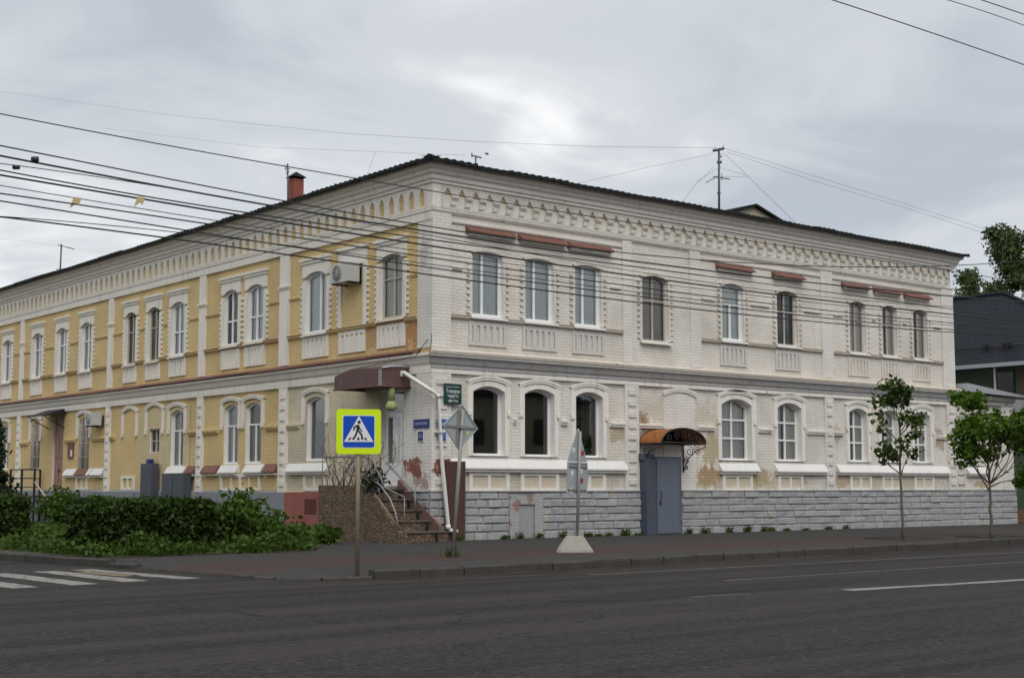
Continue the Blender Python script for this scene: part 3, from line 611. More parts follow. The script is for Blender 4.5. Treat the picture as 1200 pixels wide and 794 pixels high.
# white and cream painted stretch of the side wall by the entrance (thin brick skin over the yellow)
mb = MB('L'); mb.holed([(.62, 1.25), (7.39, 1.25), (7.39, 4.40), (.62, 4.40)], [arch(5.30, 6.35, 2.17, 4.06, .124), [(1.28, 1.42), (2.45, 1.42), (2.45, 4.05), (1.28, 4.05)]], .012, .02, 0, 0)
mb.build('cream_wall_skin', 'cream', B)
mb = MB('L'); mb.box(.62, 1.27, 0, .03, 1.25, 4.4); mb.build('entrance_pier', 'white2', B)
mb = MB('L'); mb.holed([(13.9, 1.25), (17.9, 1.25), (17.9, 4.2), (13.9, 4.2)], [arch(14.4, 15.4, 2.08, 4.04, .1364), [(16.25, 2.6), (17.08, 2.6), (17.08, 3.45), (16.25, 3.45)]], .014, .02, 0, 0); mb.build('cream_wall_skin', 'yellow2', B)

# ---- window dressing
def teeth(mb, s, side, z0, z1, d=.05):
    z = z0 + .05; k = 0
    while z < z1 - .08:
        mb.box(min(s, s + side * .10), max(s, s + side * .10), 0, d, z, z + .085); z += .17
def upper(f, s0, s1, z0, z1, mat, hood, apr=True, band=.17):
    mb = MB(f)
    if f == 'L':
        for a, b2, sd_ in ((s0 - band, s0, -1), (s1, s1 + band, 1)): mb.box(a, b2, 0, .045, z0 - .02, z1 - .22); teeth(mb, a if sd_ < 0 else b2, sd_, z0, z1 - .2, .042)
        # lintel block with arched soffit
        ar = arc(s0, s1, z1 - .1364, .1364); tp = [(p[0], z1 + .36) for p in ar]; mb.strip(tp, ar, 0, .05)
        mb.box(s0 - band, s0, 0, .05, z1 - .1364, z1 + .36); mb.box(s1, s1 + band, 0, .05, z1 - .1364, z1 + .36)
        mb.box(s0 - band - .08, s1 + band + .08, 0, .12, z1 + .36, z1 + .44); mb.box(s0 - band - .04, s1 + band + .04, 0, .085, z1 + .27, z1 + .36)
    else:
        for a, sd_ in ((s0 - .1, -1), (s1 + .1, 1)): teeth(mb, a, sd_, z0, z1 - .15, .05); mb.box(min(a, a - sd_ * .1), max(a, a - sd_ * .1), 0, .03, z0, z1 - .15)
        ar = arc(s0, s1, z1 - .12 if hood != 2 else z1 - .062, .12 if hood != 2 else .062); tp = arc(s0 - .1, s1 + .1, z1 - .02, .13); mb.strip(tp, ar, 0, .045)
    mb.build('window_surround', mat, B)
    if apr:
        mb = MB(f); a, b2 = s0 - .12, s1 + .12; za, zb = 5.22, min(5.86, z0 - .1)
        mb.box(a, a + .1, 0, .05, za, zb); mb.box(b2 - .1, b2, 0, .05, za, zb); mb.box(a + .1, b2 - .1, 0, .045, zb - .1, zb); mb.box(a + .1, b2 - .1, 0, .045, za, za + .08)
        n = 5; wd = (b2 - a - .2) / n
        mb.box(a + .1, b2 - .1, 0, .008, za + .08, zb - .1)
        for k in range(n): mb.box(a + .1 + wd * (k + .22), a + .1 + wd * (k + .78), 0, .05, za + .08, zb - .1)
        mb.build('apron_panel', 'apron_dirty' if f == 'R' and s0 < 15.5 else mat, B)
    # sill
    mb = MB(f); extr(mb, s0 - .1, s1 + .1, [(-.18, z0 - .03), (.11, z0 - .09), (.13, z0 - .10), (.13, z0 - .05), (-.18, z0 + .01)]); mb.build('window_sill', 'pvc' if (s0 < 7 and f == 'R') or rnd.random() < .35 else ('trim' if f == 'R' else 'trimL'), B)
def dashes(f, a, b2, z, mat):
    if b2 - a < .15: return
    mb = MB(f); mb.box(a, b2, 0, .05, z, z + .035); mb.box(a + .02, b2 - .02, 0, .03, z - .04, z); mb.build('impost_band', mat, B)
up = {'R': sorted([a for a in WIN if a[0] == 'R' and a[3] > 5], key=lambda a: a[1]), 'L': sorted([a for a in WIN if a[0] == 'L' and a[3] > 5], key=lambda a: a[1])}
for f in 'RL':
    for a in up[f]: upper(f, a[1], a[2], a[3], a[4], 'white' if f == 'R' else 'trimL', 2 if a[7] == 'V' and f == 'R' else 1, apr=not (f == 'R' and 7 < a[1] < 9))
# blind upper niche dressing on the side wall
mb = MB('L'); s0, s1, z0, z1 = 3.32, 4.46, 6.0, 7.85
for a, b2, sd_ in ((s0 - .17, s0, -1), (s1, s1 + .17, 1)): mb.box(a, b2, 0, .045, z0 - .02, z1 - .1); teeth(mb, a if sd_ < 0 else b2, sd_, z0, z1 - .1, .042)
mb.box(s0 - .17, s1 + .17, 0, .05, z1 - .1, z1 + .36); mb.box(s0 - .25, s1 + .25, 0, .12, z1 + .36, z1 + .44)
mb.build('blind_window_surround', 'trimL', B)
mb = MB('L'); za, zb = 5.22, 5.85
mb.box(s0 - .12, s1 + .12, 0, .04, za, zb - .16)
for k in range(6): mb.box(s0 - .12 + k * .245, s0 + .0 + k * .245, 0, .04, zb - .16, zb - .1)
mb.box(s0 - .12, s1 + .12, 0, .041, zb - .1, zb); mb.build('apron_panel', 'trimL', B)
# sill courses and impost bands between windows
def gaps(f, lo, hi, pad):
    cur = lo
    for a in sorted(([x[1], x[2]] for x in up[f]), key=lambda q: q[0]):
        if a[0] < lo or a[1] > hi: continue
        yield cur, a[0] - pad; cur = a[1] + pad
    yield cur, hi
for lo, hi in ((.56, 6.94), (10.3, 16.25), (16.85, 23.3)):
    for a, b2 in gaps('R', lo, hi, .11):
        if b2 - a > .1:
            mb = MB('R'); extr(mb, a, b2, [(0, 5.90), (.05, 5.90), (.09, 5.94), (.09, 5.985), (0, 6.0)]); mb.build('sill_course', 'ledgetop', B)
            mb = MB('R'); mb.box(a, b2, 0, .10, 5.986, 6.006); mb.build('sill_flashing', 'sillbrown', B)
    for a, b2 in gaps('R', lo, hi, .3): dashes('R', a + .08, b2 - .05, 7.25, 'white')
    mb = MB('R'); mb.box(lo, hi, 0, .05, 8.50, 8.56); mb.build('lintel_course', 'white', B)
for lo, hi in ((.62, 7.42), (7.97, 12.9), (13.36, 20.4), (20.83, 29.6), (30.02, 36)):
    for a, b2 in gaps('L', lo, hi, .12):
        if b2 - a > .1:
            mb = MB('L'); extr(mb, a, b2, [(0, 5.84), (.05, 5.86), (.09, 5.9), (.09, 5.94), (0, 5.95)]); mb.build('sill_course', 'yellow', B)
            mb = MB('L'); mb.box(a, b2, 0, .105, 5.941, 5.965); mb.build('sill_flashing', 'rust' if rnd.random() < .5 else 'sillbrown', B)
    for a, b2 in gaps('L', lo, hi, .32):
        if not (3 < (a + b2) / 2 < 5): dashes('L', a, b2, 7.1, 'yellow')
# rusty hood flashings over upper street windows
for a, b2, z in ((1.08, 2.78, 8.36), (2.93, 4.66, 8.36), (4.76, 6.48, 8.34), (11.05, 12.75, 8.36), (13.75, 15.3, 8.35), (17.4, 18.9, 8.34), (19.2, 20.75, 8.33), (21.0, 22.55, 8.31)):
    mb = MB('R'); t0, t1 = rnd.uniform(-.02, .02), rnd.uniform(-.02, .02)
    n = 4
    for k in range(n):
        q0, q1 = a + (b2 - a) * k / n, a + (b2 - a) * (k + 1) / n; e0 = t0 + (t1 - t0) * k / n + rnd.uniform(-.006, .006)
        extr(mb, q0, q1 + .01, [(.0, z - .05), (.21, z - .07 + e0), (.225, z - .07 + e0), (.225, z - .045 + e0), (0, z + .11)])
    mb.build('hood_flashing', 'rust' , B)
    mb = MB('R'); mb.box(a + .1, b2 - .1, 0, .12, z - .14, z - .06); mb.build('hood_moulding', 'trim', B)

# ---- ground floor dressing: arched hood moulds, drops, imposts, aprons, sills
def hood(f, s0, s1, zs, rise, mat, wide=.28, th=.07, legs=True):
    mb = MB(f); i = arc(s0 - wide, s1 + wide, zs, rise); o = [(p[0], p[1] + th) for p in i]; mb.strip(o, i, 0, .085)
    i2 = arc(s0 - wide + .02, s1 + wide - .02, zs - .06, rise); o2 = [(p[0], p[1] + .06) for p in i2]; mb.strip(o2, i2, 0, .07)
    if legs:
        for s_, sd_ in ((s0 - wide, 1), (s1 + wide, -1)): mb.box(min(s_, s_ + sd_ * .15), max(s_, s_ + sd_ * .15), 0, .06, zs - .75, zs + th * .6); mb.box(min(s_, s_ + sd_ * .15) + .02, max(s_, s_ + sd_ * .15) - .02, 0, .085, zs - .86, zs - .75)
    mb.build('hood_mould', mat, B)
def facing(f, s0, s1, z0, z1, rise, wd, mat):
    mb = MB(f); mb.ring(arch(s0 - wd, s1 + wd, z0, z1 + wd, rise + .02), arch(s0, s1, z0, z1, rise), 0, .04); mb.build('window_surround', mat, B)
for a in WIN:
    f, s0, s1, z0, z1, rise = a[:6]
    if a[3] < 5 and a[7] != 'X':
        if f == 'R': facing(f, s0, s1, z0, z1, rise, .15, 'trim'); hood(f, s0, s1, z1 + .06, .16, 'trim', .2)
        elif not (8 < s0 < 12): hood(f, s0, s1, z1 + .06, .15, 'trimL', .22)
hood('R', 8.75, 9.9, 4.2, .15, 'trim', .16, legs=False)
hood('L', 9.06, 10.08, 4.12, .13, 'trimL', .2); hood('L', 10.55, 11.5, 4.12, .13, 'trimL', .2)
hood('L', 18.24, 19.2, 4.1, .2, 'trimL', .2); hood('L', 16.2, 17.1, 4.12, .22, 'trimL', .3)
mb = MB('L'); mb.prism(arch(18.24, 19.2, 1.8, 4.1, .15), 0, .02); mb.build('blind_window', 'yellow', B)
mb = MB('R'); mb.prism(arch(8.62, 10.0, 1.3, 4.3, .13), 0, .03); mb.build('blind_arch', 'white2', B)
gaplist = {'R': [(.56, 1.0), (2.75, 2.85), (4.5, 4.75), (6.4, 6.97), (7.54, 8.55), (10.1, 10.9), (12.95, 13.6), (15.4, 16.3), (16.74, 17.3), (22.75, 23.4)], 'L': [(6.7, 7.39), (7.88, 8.75), (11.85, 12.89), (13.33, 14.0), (20.0, 20.4), (20.8, 22.1), (23.75, 24.8), (28.8, 29.6)]}
for f in 'RL':
    for a, b2 in gaplist[f]:
        mb = MB(f); mb.box(a, b2, 0, .10, 3.22, 3.28); mb.box(a, b2, 0, .065, 3.15, 3.22); mb.build('impost_band', 'trim' if f == 'R' else ('yellow' if a > 7 else 'cream'), B)
def big_sill(f, a, b2, z=1.90, mat='trimsill'):
    mb = MB(f); extr(mb, a, b2, [(0, z), (.17, z), (.18, z - .02), (.18, z + .02), (.03, z + .24), (0, z + .25)]); o = mb.build('metal_sill', mat, B)
    mb = MB(f); mb.box(a + .04, b2 - .04, 0, .13, z - .09, z - .005); mb.build('sill_moulding', 'trim' if f == 'R' else 'trimL', B); return o
for a, b2 in ((.58, 7.0), (11.05, 12.85), (13.7, 16.28), (16.9, 23.4)): big_sill('R', a, b2)
for a, b2 in ((5.0, 7.3), (8.8, 9.95), (10.4, 11.6), (14.1, 15.5), (22.0, 22.3), (23.5, 24.6), (20.9, 21.9)): big_sill('L', a, b2, 1.86, 'trimsill')
for a, b2 in ((7.95, 8.7), (11.75, 12.8), (13.4, 14.0), (22.4, 23.4)): big_sill('L', a, b2, 1.86, 'rust')
def panel(f, a, b2, n, z0=1.40, z1=1.78, mat='trim', inn='niche_back'):
    mb = MB(f); mb.box(a, a + .12, 0, .06, 1.29, z1 + .03); mb.box(b2 - .12, b2, 0, .06, 1.29, z1 + .03); mb.box(a + .12, b2 - .12, 0, .05, z1 - .07, z1 + .03); mb.box(a + .12, b2 - .12, 0, .05, 1.29, 1.37)
    wd = (b2 - a - .24) / n
    for k in range(1, n): mb.box(a + .12 + wd * k - .05, a + .12 + wd * k + .05, 0, .048, 1.37, z1 - .07)
    mb.build('apron_panel', mat, B)
    mb = MB(f); mb.box(a + .1, b2 - .1, 0, .006, 1.3, z1); mb.build('apron_ground', inn, B)
for a, b2 in ((1.2, 2.6), (3.0, 4.4), (4.95, 6.2), (11.2, 12.6), (13.85, 15.1), (17.6, 18.8), (19.4, 20.55), (21.3, 22.5)): panel('R', a, b2, 2)
for a, b2, n in ((5.2, 6.4, 2), (9.0, 11.6, 4), (14.4, 15.5, 2), (18.2, 19.3, 2), (22.4, 23.5, 2)): panel('L', a, b2, n, mat='trimL', inn='yellow')

# ---- plinth: dressed stone blocks on the street side
def stones(f, s0, s1, name, parent, holes=()):
    base = MB(f); base.box(s0, s1, 0, .07, 0, 1.29)
    pl = base.build(name, 'plinthj', parent); zs = [-.05, .20, .42, .63, .84, 1.06, 1.275]
    for r_ in range(6):
        x = s0; first = True
        while x < s1 - .05:
            wd = rnd.uniform(.38, .82) if not first else rnd.uniform(.25, .6); first = False
            if x + wd > s1 - .25: wd = s1 - x
            a, b2, za, zb = x + .006, x + wd - .006, zs[r_] + .006 + rnd.uniform(0, .012), zs[r_ + 1] - .006 - rnd.uniform(0, .012); x += wd
            if any(not (b2 < h0 or a > h1) and za < hz for h0, h1, hz in holes):
                h = [q for q in holes if not (b2 < q[0] or a > q[1]) and za < q[2]][0]
                if a < h[0] - .08: b2 = h[0]
                elif b2 > h[1] + .08: a = h[1]
                else: continue
            d = .10 + rnd.uniform(-.012, .022); c = .022; mb = MB(f)
            j4 = [rnd.uniform(-.014, .014) for _ in range(4)]; o = [(a + j4[0], za), (b2 - abs(j4[1]), za), (b2 - abs(j4[2]), zb), (a + j4[3], zb)]; i = [(a + c, za + c), (b2 - c, za + c), (b2 - c, zb - c), (a + c, zb - c)]
            jt = [rnd.uniform(-.012, .012) for _ in range(4)]
            O0 = [mb.P(p[0], .05, p[1]) for p in o]; O1 = [mb.P(p[0], d - .03, p[1]) for p in o]; I = [mb.P(p[0], d + j_, p[1]) for p, j_ in zip(i, jt)]
            for A_, B_ in ((O0, O1), (O1, I)):
                for k in range(4): mb.face([A_[k], A_[(k + 1) % 4], B_[(k + 1) % 4], B_[k]])
            mb.face(I); mb.build('stone', 'plinth', pl)
    mb = MB(f); extr(mb, s0, s1, [(0, 1.276), (.125, 1.276), (.125, 1.293), (0, 1.33)]); mb.build('plinth_cap', 'plinth', parent)
stones('R', -.1, RX, 'plinth', B, holes=[(2.55, 3.75, 1.22), (7.85, 9.3, 2)])
mb = MB('L'); mb.box(7.4, LY, 0, .10, -.05, 1.24); extr(mb, 7.4, LY, [(0, 1.24), (.1, 1.24), (.0, 1.30)]); mb.build('side_plinth', 'plinthL', B)
stones('L', .0, 3.0, 'corner_plinth', B)
mb = MB('L'); mb.box(3.0, 7.4, 0, .105, -.05, 1.25); mb.build('side_plinth', 'pink', B)
mb = MB('L'); mb.box(5.55, 6.2, .09, .115, .62, 1.05); mb.build('vent_patch', plain('dark_brick_vent', (0.10, 0.03, 0.025), .9, .5, 14), B)
# bricked up cellar hatch in the plinth
M['hatch'] = plain('grey_hatch_steel', (0.30, 0.31, 0.32), .6, .12, 4, streak=.3); M['rawbrick'] = brickmat('flaked_red_brick', (0.22, 0.09, 0.07), mortar=1.6, var=.2, stain_col=(0.35, 0.33, 0.32), peel=.43, peel_col=(0.36, 0.36, 0.36))
mb = MB('R'); mb.box(2.55, 2.87, 0, .12, 0, 1.2); mb.box(3.45, 3.75, 0, .118, 0, 1.22); mb.box(2.87, 3.45, 0, .121, .93, 1.18); mb.build('hatch_surround', 'rawbrick', B)
mb = MB('R'); mb.box(2.87, 3.45, 0, .05, 0, .93); mb.box(2.89, 3.43, .05, .075, .02, .91); mb.build('cellar_hatch', 'hatch', B)
# white mortar repairs around the hatch
# ---- roof
def roof_edge(st, name):
    pass
ridge = 1.3; E_ = .5; zr = 10.0
mb = MB(); pts = {}
def rp(x, y, z): return mb.P(x, y, z)
a = rp(-E_, -E_, zr + .02); b_ = rp(RX + E_, -E_, zr + .02); c_ = rp(RX + E_, 12 + E_, zr + .02); d_ = rp(12 + E_, 12 + E_, zr + .02); e_ = rp(12 + E_, LY + E_, zr + .02); f_ = rp(-E_, LY + E_, zr + .02)
r1 = rp(6, 6, zr + ridge); r2 = rp(RX - 5.5, 6, zr + ridge); r3 = rp(6, LY - 6, zr + ridge)
for q in ((a, b_, r2, r1), (b_, c_, r2), (c_, d_, r1, r2), (a, r1, r3, f_), (d_, e_, r3, r1), (e_, f_, r3)): mb.face(q)
mb.face((a, f_, e_, d_)); mb.face((a, d_, c_, b_)); roof = mb.build('roof', 'roof', B)
# wavy sheet ends along both eaves
for f, x1, nm in (('R', RX + E_, 'R'), ('L', LY, 'L')):
    mb = MB(f); n = int((x1 + .5) / .05); prev = None; wob = [rnd.uniform(-.03, .035) for _ in range(80)]
    for k in range(n + 1):
        s_ = -.52 + (x1 + .52) * k / n; wv = .022 * math.sin(k * 1.25); q_ = wob[int(s_ / 1.1 + 1) % 80]; dz = .0 + .4 * q_; dd = .54 + q_
        c = [mb.P(s_, dd, zr - .05 + wv * .6 + dz), mb.P(s_, dd - .02, zr + .06 + wv + dz), mb.P(s_, .1, zr + .13 + wv)]
        if prev: mb.face([prev[0], c[0], c[1], prev[1]]); mb.face([prev[1], c[1], c[2], prev[2]])
        prev = c
    mb.build('eaves_sheet', 'roof', roof, fix=False)
mb = MB(); mb.tube([(-.56, -.56, zr + .02), (.0, .0, zr + .17), (6, 6, zr + ridge + .05)], .10, 6); mb.build('hip_cap', 'roof', roof)
# chimney
mb = MB(); p0 = onL(339, 232, 2.2); p1 = onL(355, 232, 2.2); cy0, cy1 = p1.y, p0.y; top = onL(346, 211, 2.2).z
cw = (cy1 - cy0) * .42; cyc = (cy0 + cy1) / 2
mb.box(2.0, 2.0 + cw, cyc - cw / 2, cyc + cw / 2, 10.2, top); ch = mb.build('chimney', 'chim', roof)
mb = MB(); mb.box(1.9, 2.1 + cw, cyc - cw / 2 - .25, cyc + cw / 2 + .15, 10.3, 10.72); mb.build('chimney_base', 'roof', roof)
mb = MB(); A4 = [mb.P(x, y, top + .06) for x, y in ((1.92, cyc - cw / 2 - .08), (2.08 + cw, cyc - cw / 2 - .08), (2.08 + cw, cyc + cw / 2 + .08), (1.92, cyc + cw / 2 + .08))]; t_ = mb.P(2 + cw / 2, cyc, top + .28)
for k in range(4): mb.face([A4[k], A4[(k + 1) % 4], t_])
mb.face(A4)
for x, y in ((2.02, cyc - cw / 2 + .02), (1.98 + cw, cyc + cw / 2 - .02), (2.02, cyc + cw / 2 - .02), (1.98 + cw, cyc - cw / 2 + .02)): mb.tube([(x, y, top - .02), (x, y, top + .07)], .015, 4)
mb.build('chimney_cowl', 'roof', roof)
# dormer
mb = MB(); x0, x1, xm, yd, zb = 13.3, 17.3, 15.25, 2.0, 10.42; za = 11.2
mb.prism([(x0 + .3, zb), (x1 - .3, zb), (x1 - .3, zb + .25), (xm, za - .05), (x0 + .3, zb + .25)], yd, yd + .1); mb.build('dormer_gable', plain('cream_dormer_boards', (0.42, 0.38, 0.29), .8, .1, 6), roof)
mb = MB()
for sx, mt in ((x0, 0), (x1, 1)):
    q = [mb.P(sx, yd - .15, zb + .18), mb.P(xm, yd - .15, za), mb.P(xm, yd + 3, za), mb.P(sx, yd + 3, zb + .18)]; q2 = [mb.P(sx, yd - .15, zb + .11), mb.P(xm, yd - .15, za - .09), mb.P(xm, yd + 3, za - .09), mb.P(sx, yd + 3, zb + .11)]
    mb.face(q); mb.face(q2)
    for k in range(4): mb.face([q[k], q[(k + 1) % 4], q2[(k + 1) % 4], q2[k]])
mb.build('dormer_roof', 'roof', roof)

# ================================================================== ANNEX
X0, X1 = RX, 27.75
A = thing('single_storey_annex', (X0, 0, 0), 'low white brick annex with pale sheet metal roof, joined to the corner building', 'building')
mb = MB('R'); aw = arch(24.72, 25.72, 2.2, 4.02, .16)
mb.holed([(X0 + .005, 0), (X1, 0), (X1, 4.85), (X0 + .005, 4.85)], [aw], 0, .3); mb.build('front_wall', ['white', 'trim'], A)
mb = MB(); mb.box(X1 - .02, X1, .01, 9, 0, 4.85); mb.box(X0 + .1, X1, 8.98, 9, 0, 4.85); mb.build('rear_wall', 'white', A)
mb = MB(); mb.box(X0 + .2, X1 - .1, 1.6, 1.65, 0, 4.8); mb.build('interior_partition', 'room', A)
B_keep, B = B, A
window('R', 24.72, 25.72, 2.2, 4.02, .16, .28, 'T3', 'pvc', 'curtw'); facing('R', 24.72, 25.72, 2.2, 4.02, .16, .15, 'trim'); hood('R', 24.72, 25.72, 4.1, .14, 'trim', .2, legs=False); big_sill('R', 24.6, 25.9)
pil('R', 27.05, 27.78, 1.29, 4.5, .07, 'white2'); mb = MB('R')
for k in range(8): mb.box(24.05, 24.5, 0, .05, 1.5 + k * .36, 1.72 + k * .36)
mb.build('quoins', 'white', B)
stones('R', X0, X1 + .12, 'plinth', A)
mb = MB('R'); extr(mb, X0 + .0, X1 + .1, [(0, 4.5), (.1, 4.5), (.1, 4.62), (.2, 4.7), (.2, 4.85), (0, 4.85)]); mb.build('eaves_cornice', 'ledge', A)
mb = MB(); mb.prism([(X0 + .25, 4.93), (28.2, 4.86), (28.2, 4.92), (X0 + .25, 5.24)], -.42, 9); mb.build('roof', 'galv', A)
B = B_keep

# ================================================================== NEIGHBOUR HOUSE
H = thing('green_house', (30, 6, 0), 'olive green house with dark slate coloured metal tile roof behind the annex', 'building')
hx = 30.0
mb = MB(); mb.box(hx + .5, hx + 9, -3.5, 16, 0, 6.5); mb.build('wall', 'hgreen', H)
mb = MB(); q = [mb.P(hx, -4.2, 6.42), mb.P(hx, 17, 6.42), mb.P(hx + 4.6, 12, 9.98), mb.P(hx + 4.6, 4.2, 9.98), mb.P(hx + 9.5, -4.2, 6.42), mb.P(hx + 9.5, 17, 6.42)]
mb.face([q[0], q[1], q[2], q[3]]); mb.face([q[0], q[3], q[4]]); mb.face([q[4], q[3], q[2], q[5]]); mb.face([q[1], q[5], q[2]]); mb.face([q[0], q[4], q[5], q[1]]); hr = mb.build('roof', 'tiles', H)
mb = MB(); mb.tube([(hx + 4.6, 12, 10.0), (hx + 4.6, 4.2, 10.0), (hx, -4.2, 6.46)], .1, 6); mb.build('ridge_cap', 'tiles', hr)
mb = MB(); mb.box(hx - .12, hx, -4.3, 17, 6.3, 6.46); mb.build('gutter', 'galv', H)
mb = MB(); mb.box(hx, hx + .5, -4.2, 17, 6.3, 6.36); mb.build('soffit', 'blackm', H)
mb = MB(); mb.tube([(hx + .9, -3, 7.25), (hx + .9, 14, 7.25)], .03, 5)
mb.build('snow_rail', 'blackm', hr)
for y in (2.9, 2.0, 1.85, .6): mb = MB(); mb.box(hx + .75, hx + 1.1, y - .06, y + .06, 7.0, 7.35); mb.build('snow_guard', 'blackm', hr)
for y0, y1 in ((1.35, 2.2),):
    mb = MB(); mb.box(hx + .44, hx + .5, y0, y1, 4.7, 6.2); f_ = mb.build('window', 'blackm', H); mb = MB(); mb.box(hx + .42, hx + .438, y0 + .08, y1 - .08, 4.78, 6.1); mb.build('pane', 'glass', f_)
    mb = MB(); mb.box(hx + .40, hx + .5, y1, y1 + .08, 4.4, 6.3); mb.build('frame', 'pvc', f_)
mb = MB(); mb.box(hx + .46, hx + .52, -3.5, 1.15, 4.5, 6.3); mb.build('brick_panel', brickmat('dark_brown_brick', (0.09, 0.05, 0.035), mortar=1.3, var=.1, stain_col=(.1, .07, .05)), H)
G_ = thing('green_gatehouse', (29, 0, 0), 'low green painted wall with pale flat coping and brown brick foot beside the annex', 'wall')
mb = MB(); mb.box(28.9, 36, .8, 1.4, .5, 4.35); mb.build('wall', 'hgreen', G_); mb = MB(); mb.box(28.5, 36, .4, 1.6, 4.36, 4.85); mb.build('coping', 'galv', G_)
mb = MB(); mb.box(28.85, 36, .74, 1.46, -.1, .5); mb.build('foot', brickmat('brown_brick_foot', (0.15, 0.08, 0.05), mortar=1.2, var=.1), G_)

# ================================================================== ENTRANCE STEPS
S = thing('entrance_steps', (-.8, .5, 0), 'brown stone clad entrance steps and platform at the building corner', 'steps')
SX0, SX1 = -1.62, .02; RIS, TR = .272, .42; YB = -.55
for k in range(5):
    y0 = YB + TR * k; z1 = RIS * (k + 1); mb = MB()
    mb.box(SX0 + .12, SX1 + (.12 if y0 < -.2 else -.02), y0, y0 + TR + .05, -.1 if k == 0 else z1 - RIS - .02, z1 - .04); mb.build('step', 'stone', S)
    mb = MB(); mb.box(SX0 + .12, SX1 + (.14 if y0 < -.2 else -.02), y0 - .035, y0 + TR + .02, z1 - .04, z1); mb.build('tread', plain('worn_brown_tread%d' % k, (0.105, 0.078, 0.062), .8, .2, 6), S)
    if k < 5:
        mb = MB(); mb.box(SX1 - .3, SX1 - .24, y0 - .045, y0 - .001, z1 - .30, z1 - .05); mb.build('ramp_bracket', 'blackm', S)
YP = YB + TR * 5
mb = MB(); mb.box(SX0 + .1, -.0, YP, 2.95, -.1, 1.36); mb.build('platform', 'stone', S)
mb = MB(); mb.box(SX0 + .1, -.0, YP - .02, 2.95, 1.36, 1.42); mb.build('platform_slab', 'conc', S)
mb = MB(); prof = [(-.78, -.12), (2.98, -.12), (2.98, 1.45), (.62, 1.45), (-.62, .42), (-.78, .42)]
A1 = [mb.P(SX0, y, z) for y, z in prof]; A2 = [mb.P(SX0 + .14, y, z) for y, z in prof]; mb.face(A1); mb.face(A2[::-1])
for k in range(6): mb.face([A1[k], A1[(k + 1) % 6], A2[(k + 1) % 6], A2[k]])
mb.build('side_wall', 'stone', S)
mb = MB(); mb.box(SX0 - .02, SX0 + .24, -.86, -.66, -.1, .38); mb.build('newel', 'stone', S)
mb = MB(); mb.tube([(SX0 + .07, .66, 1.48), (SX0 + .07, -.64, .44)], .03, 6); mb.build('handrail_base', plain('tan_rail', (0.2, .14, .1), .6), S)
mb = MB(); cr_ = plain('brown_stringer', (0.17, 0.10, 0.085), .85, .3, 6)
prof = [(-.5, .0), (-.5, .42), (1.4, 1.6), (1.4, .0)]; A1 = [mb.P(-.02, y, z) for y, z in prof]; A2 = [mb.P(-.115, y, z) for y, z in prof]; mb.face(A1); mb.face(A2[::-1])
for k in range(4): mb.face([A1[k], A1[(k + 1) % 4], A2[(k + 1) % 4], A2[k]])
mb.build('stringer', cr_, S)
# wrought iron railing with scrolls
RL = thing('iron_railing', (SX0, 1, 0), 'grey wrought iron railing with curled scrolls on the entrance steps', 'railing')
xr = SX0 + .07
def scroll(c, r0, turns, ph, ax='y', sgn=1, n=26):
    return [(xr, c[0] + sgn * r0 * (1 - k / n * .85) * math.cos(ph + turns * 6.283 * k / n), c[1] + r0 * (1 - k / n * .85) * math.sin(ph + turns * 6.283 * k / n)) for k in range(n + 1)]
mb = MB(); mb.tube([(xr, 2.9, 2.2), (xr, .75, 2.2), (xr, .45, 2.1), (xr, -.05, 1.45)], .024, 6); mb.build('handrail', 'greym', RL)
mb = MB(); mb.tube([(-.35, 1.6, 2.05), (-.35, .25, 1.25)], .03, 6); mb.tube([(-.35, .25, 1.25), (-.35, .25, .8)], .018, 5); mb.build('handrail', 'greym', RL)
for k in range(5):
    mb = MB(); y = 2.9 - k * .55; mb.tube([(xr, y, 1.44), (xr, y, 2.2)], .016, 5); mb.build('post', 'greym', RL)
mb = MB(); mb.tube([(xr, -.72, .4), (xr, -.6, .75), (xr, -.35, 1.1), (xr, .1, 1.45), (xr, .5, 1.6)], .022, 6); mb.build('curved_rail', 'greym', RL)
mb = MB(); mb.tube([(xr + .25, -.62, .4), (xr + .25, -.62, 1.15)], .014, 5); mb.tube([(xr + .25, -.62, 1.15), (xr + .1, .1, 1.4), (xr, .5, 1.55)], .014, 5); mb.build('stay', 'greym', RL)
for c, r0, t_, ph, sg in (((.28, 1.5), .34, 1.6, 0, 1), ((.3, 1.28), .26, 1.4, 2, -1), ((1.9, 1.82), .26, 1.7, 1, 1), ((2.45, 1.85), .25, 1.7, 3, -1), ((1.35, 1.85), .26, 1.6, 0, -1), ((.85, 1.8), .24, 1.5, 4, 1)):
    mb = MB(); mb.tube(scroll(c, r0, t_, ph, sgn=sg), .013, 5); mb.build('scroll', 'greym', RL)
# dry vine and green plant on the railing
V = thing('dry_vine', (SX0, 1.6, 1.42), 'bare brown climbing vine tangled through the railing under the canopy', 'vine')
for k in range(34):
    mb = MB(); p = Vector((xr + rnd.uniform(-.08, .35), rnd.uniform(.3, 2.9), 1.42)); pts_ = [p.copy()]; d = Vector((rnd.uniform(-.2, .2), rnd.uniform(-.5, .5), 1)).normalized()
    for j in range(rnd.randint(7, 15)):
        d = (d + Vector((rnd.gauss(0, .25), rnd.gauss(0, .45), rnd.gauss(.12, .25)))).normalized(); p = p + d * .17
        if p.z > 3.95: break
        if p.x > -.15: p.x = -.15
        pts_.append(p.copy())
    if len(pts_) > 2: mb.tube(pts_, [.011 * (1 - .6 * i / len(pts_)) for i in range(len(pts_))], 4); mb.build('stem', 'vine', V)
PL = thing('railing_plant', (SX0 + .1, .6, 1.3), 'small dark green plant growing at the top of the entrance steps', 'plant')
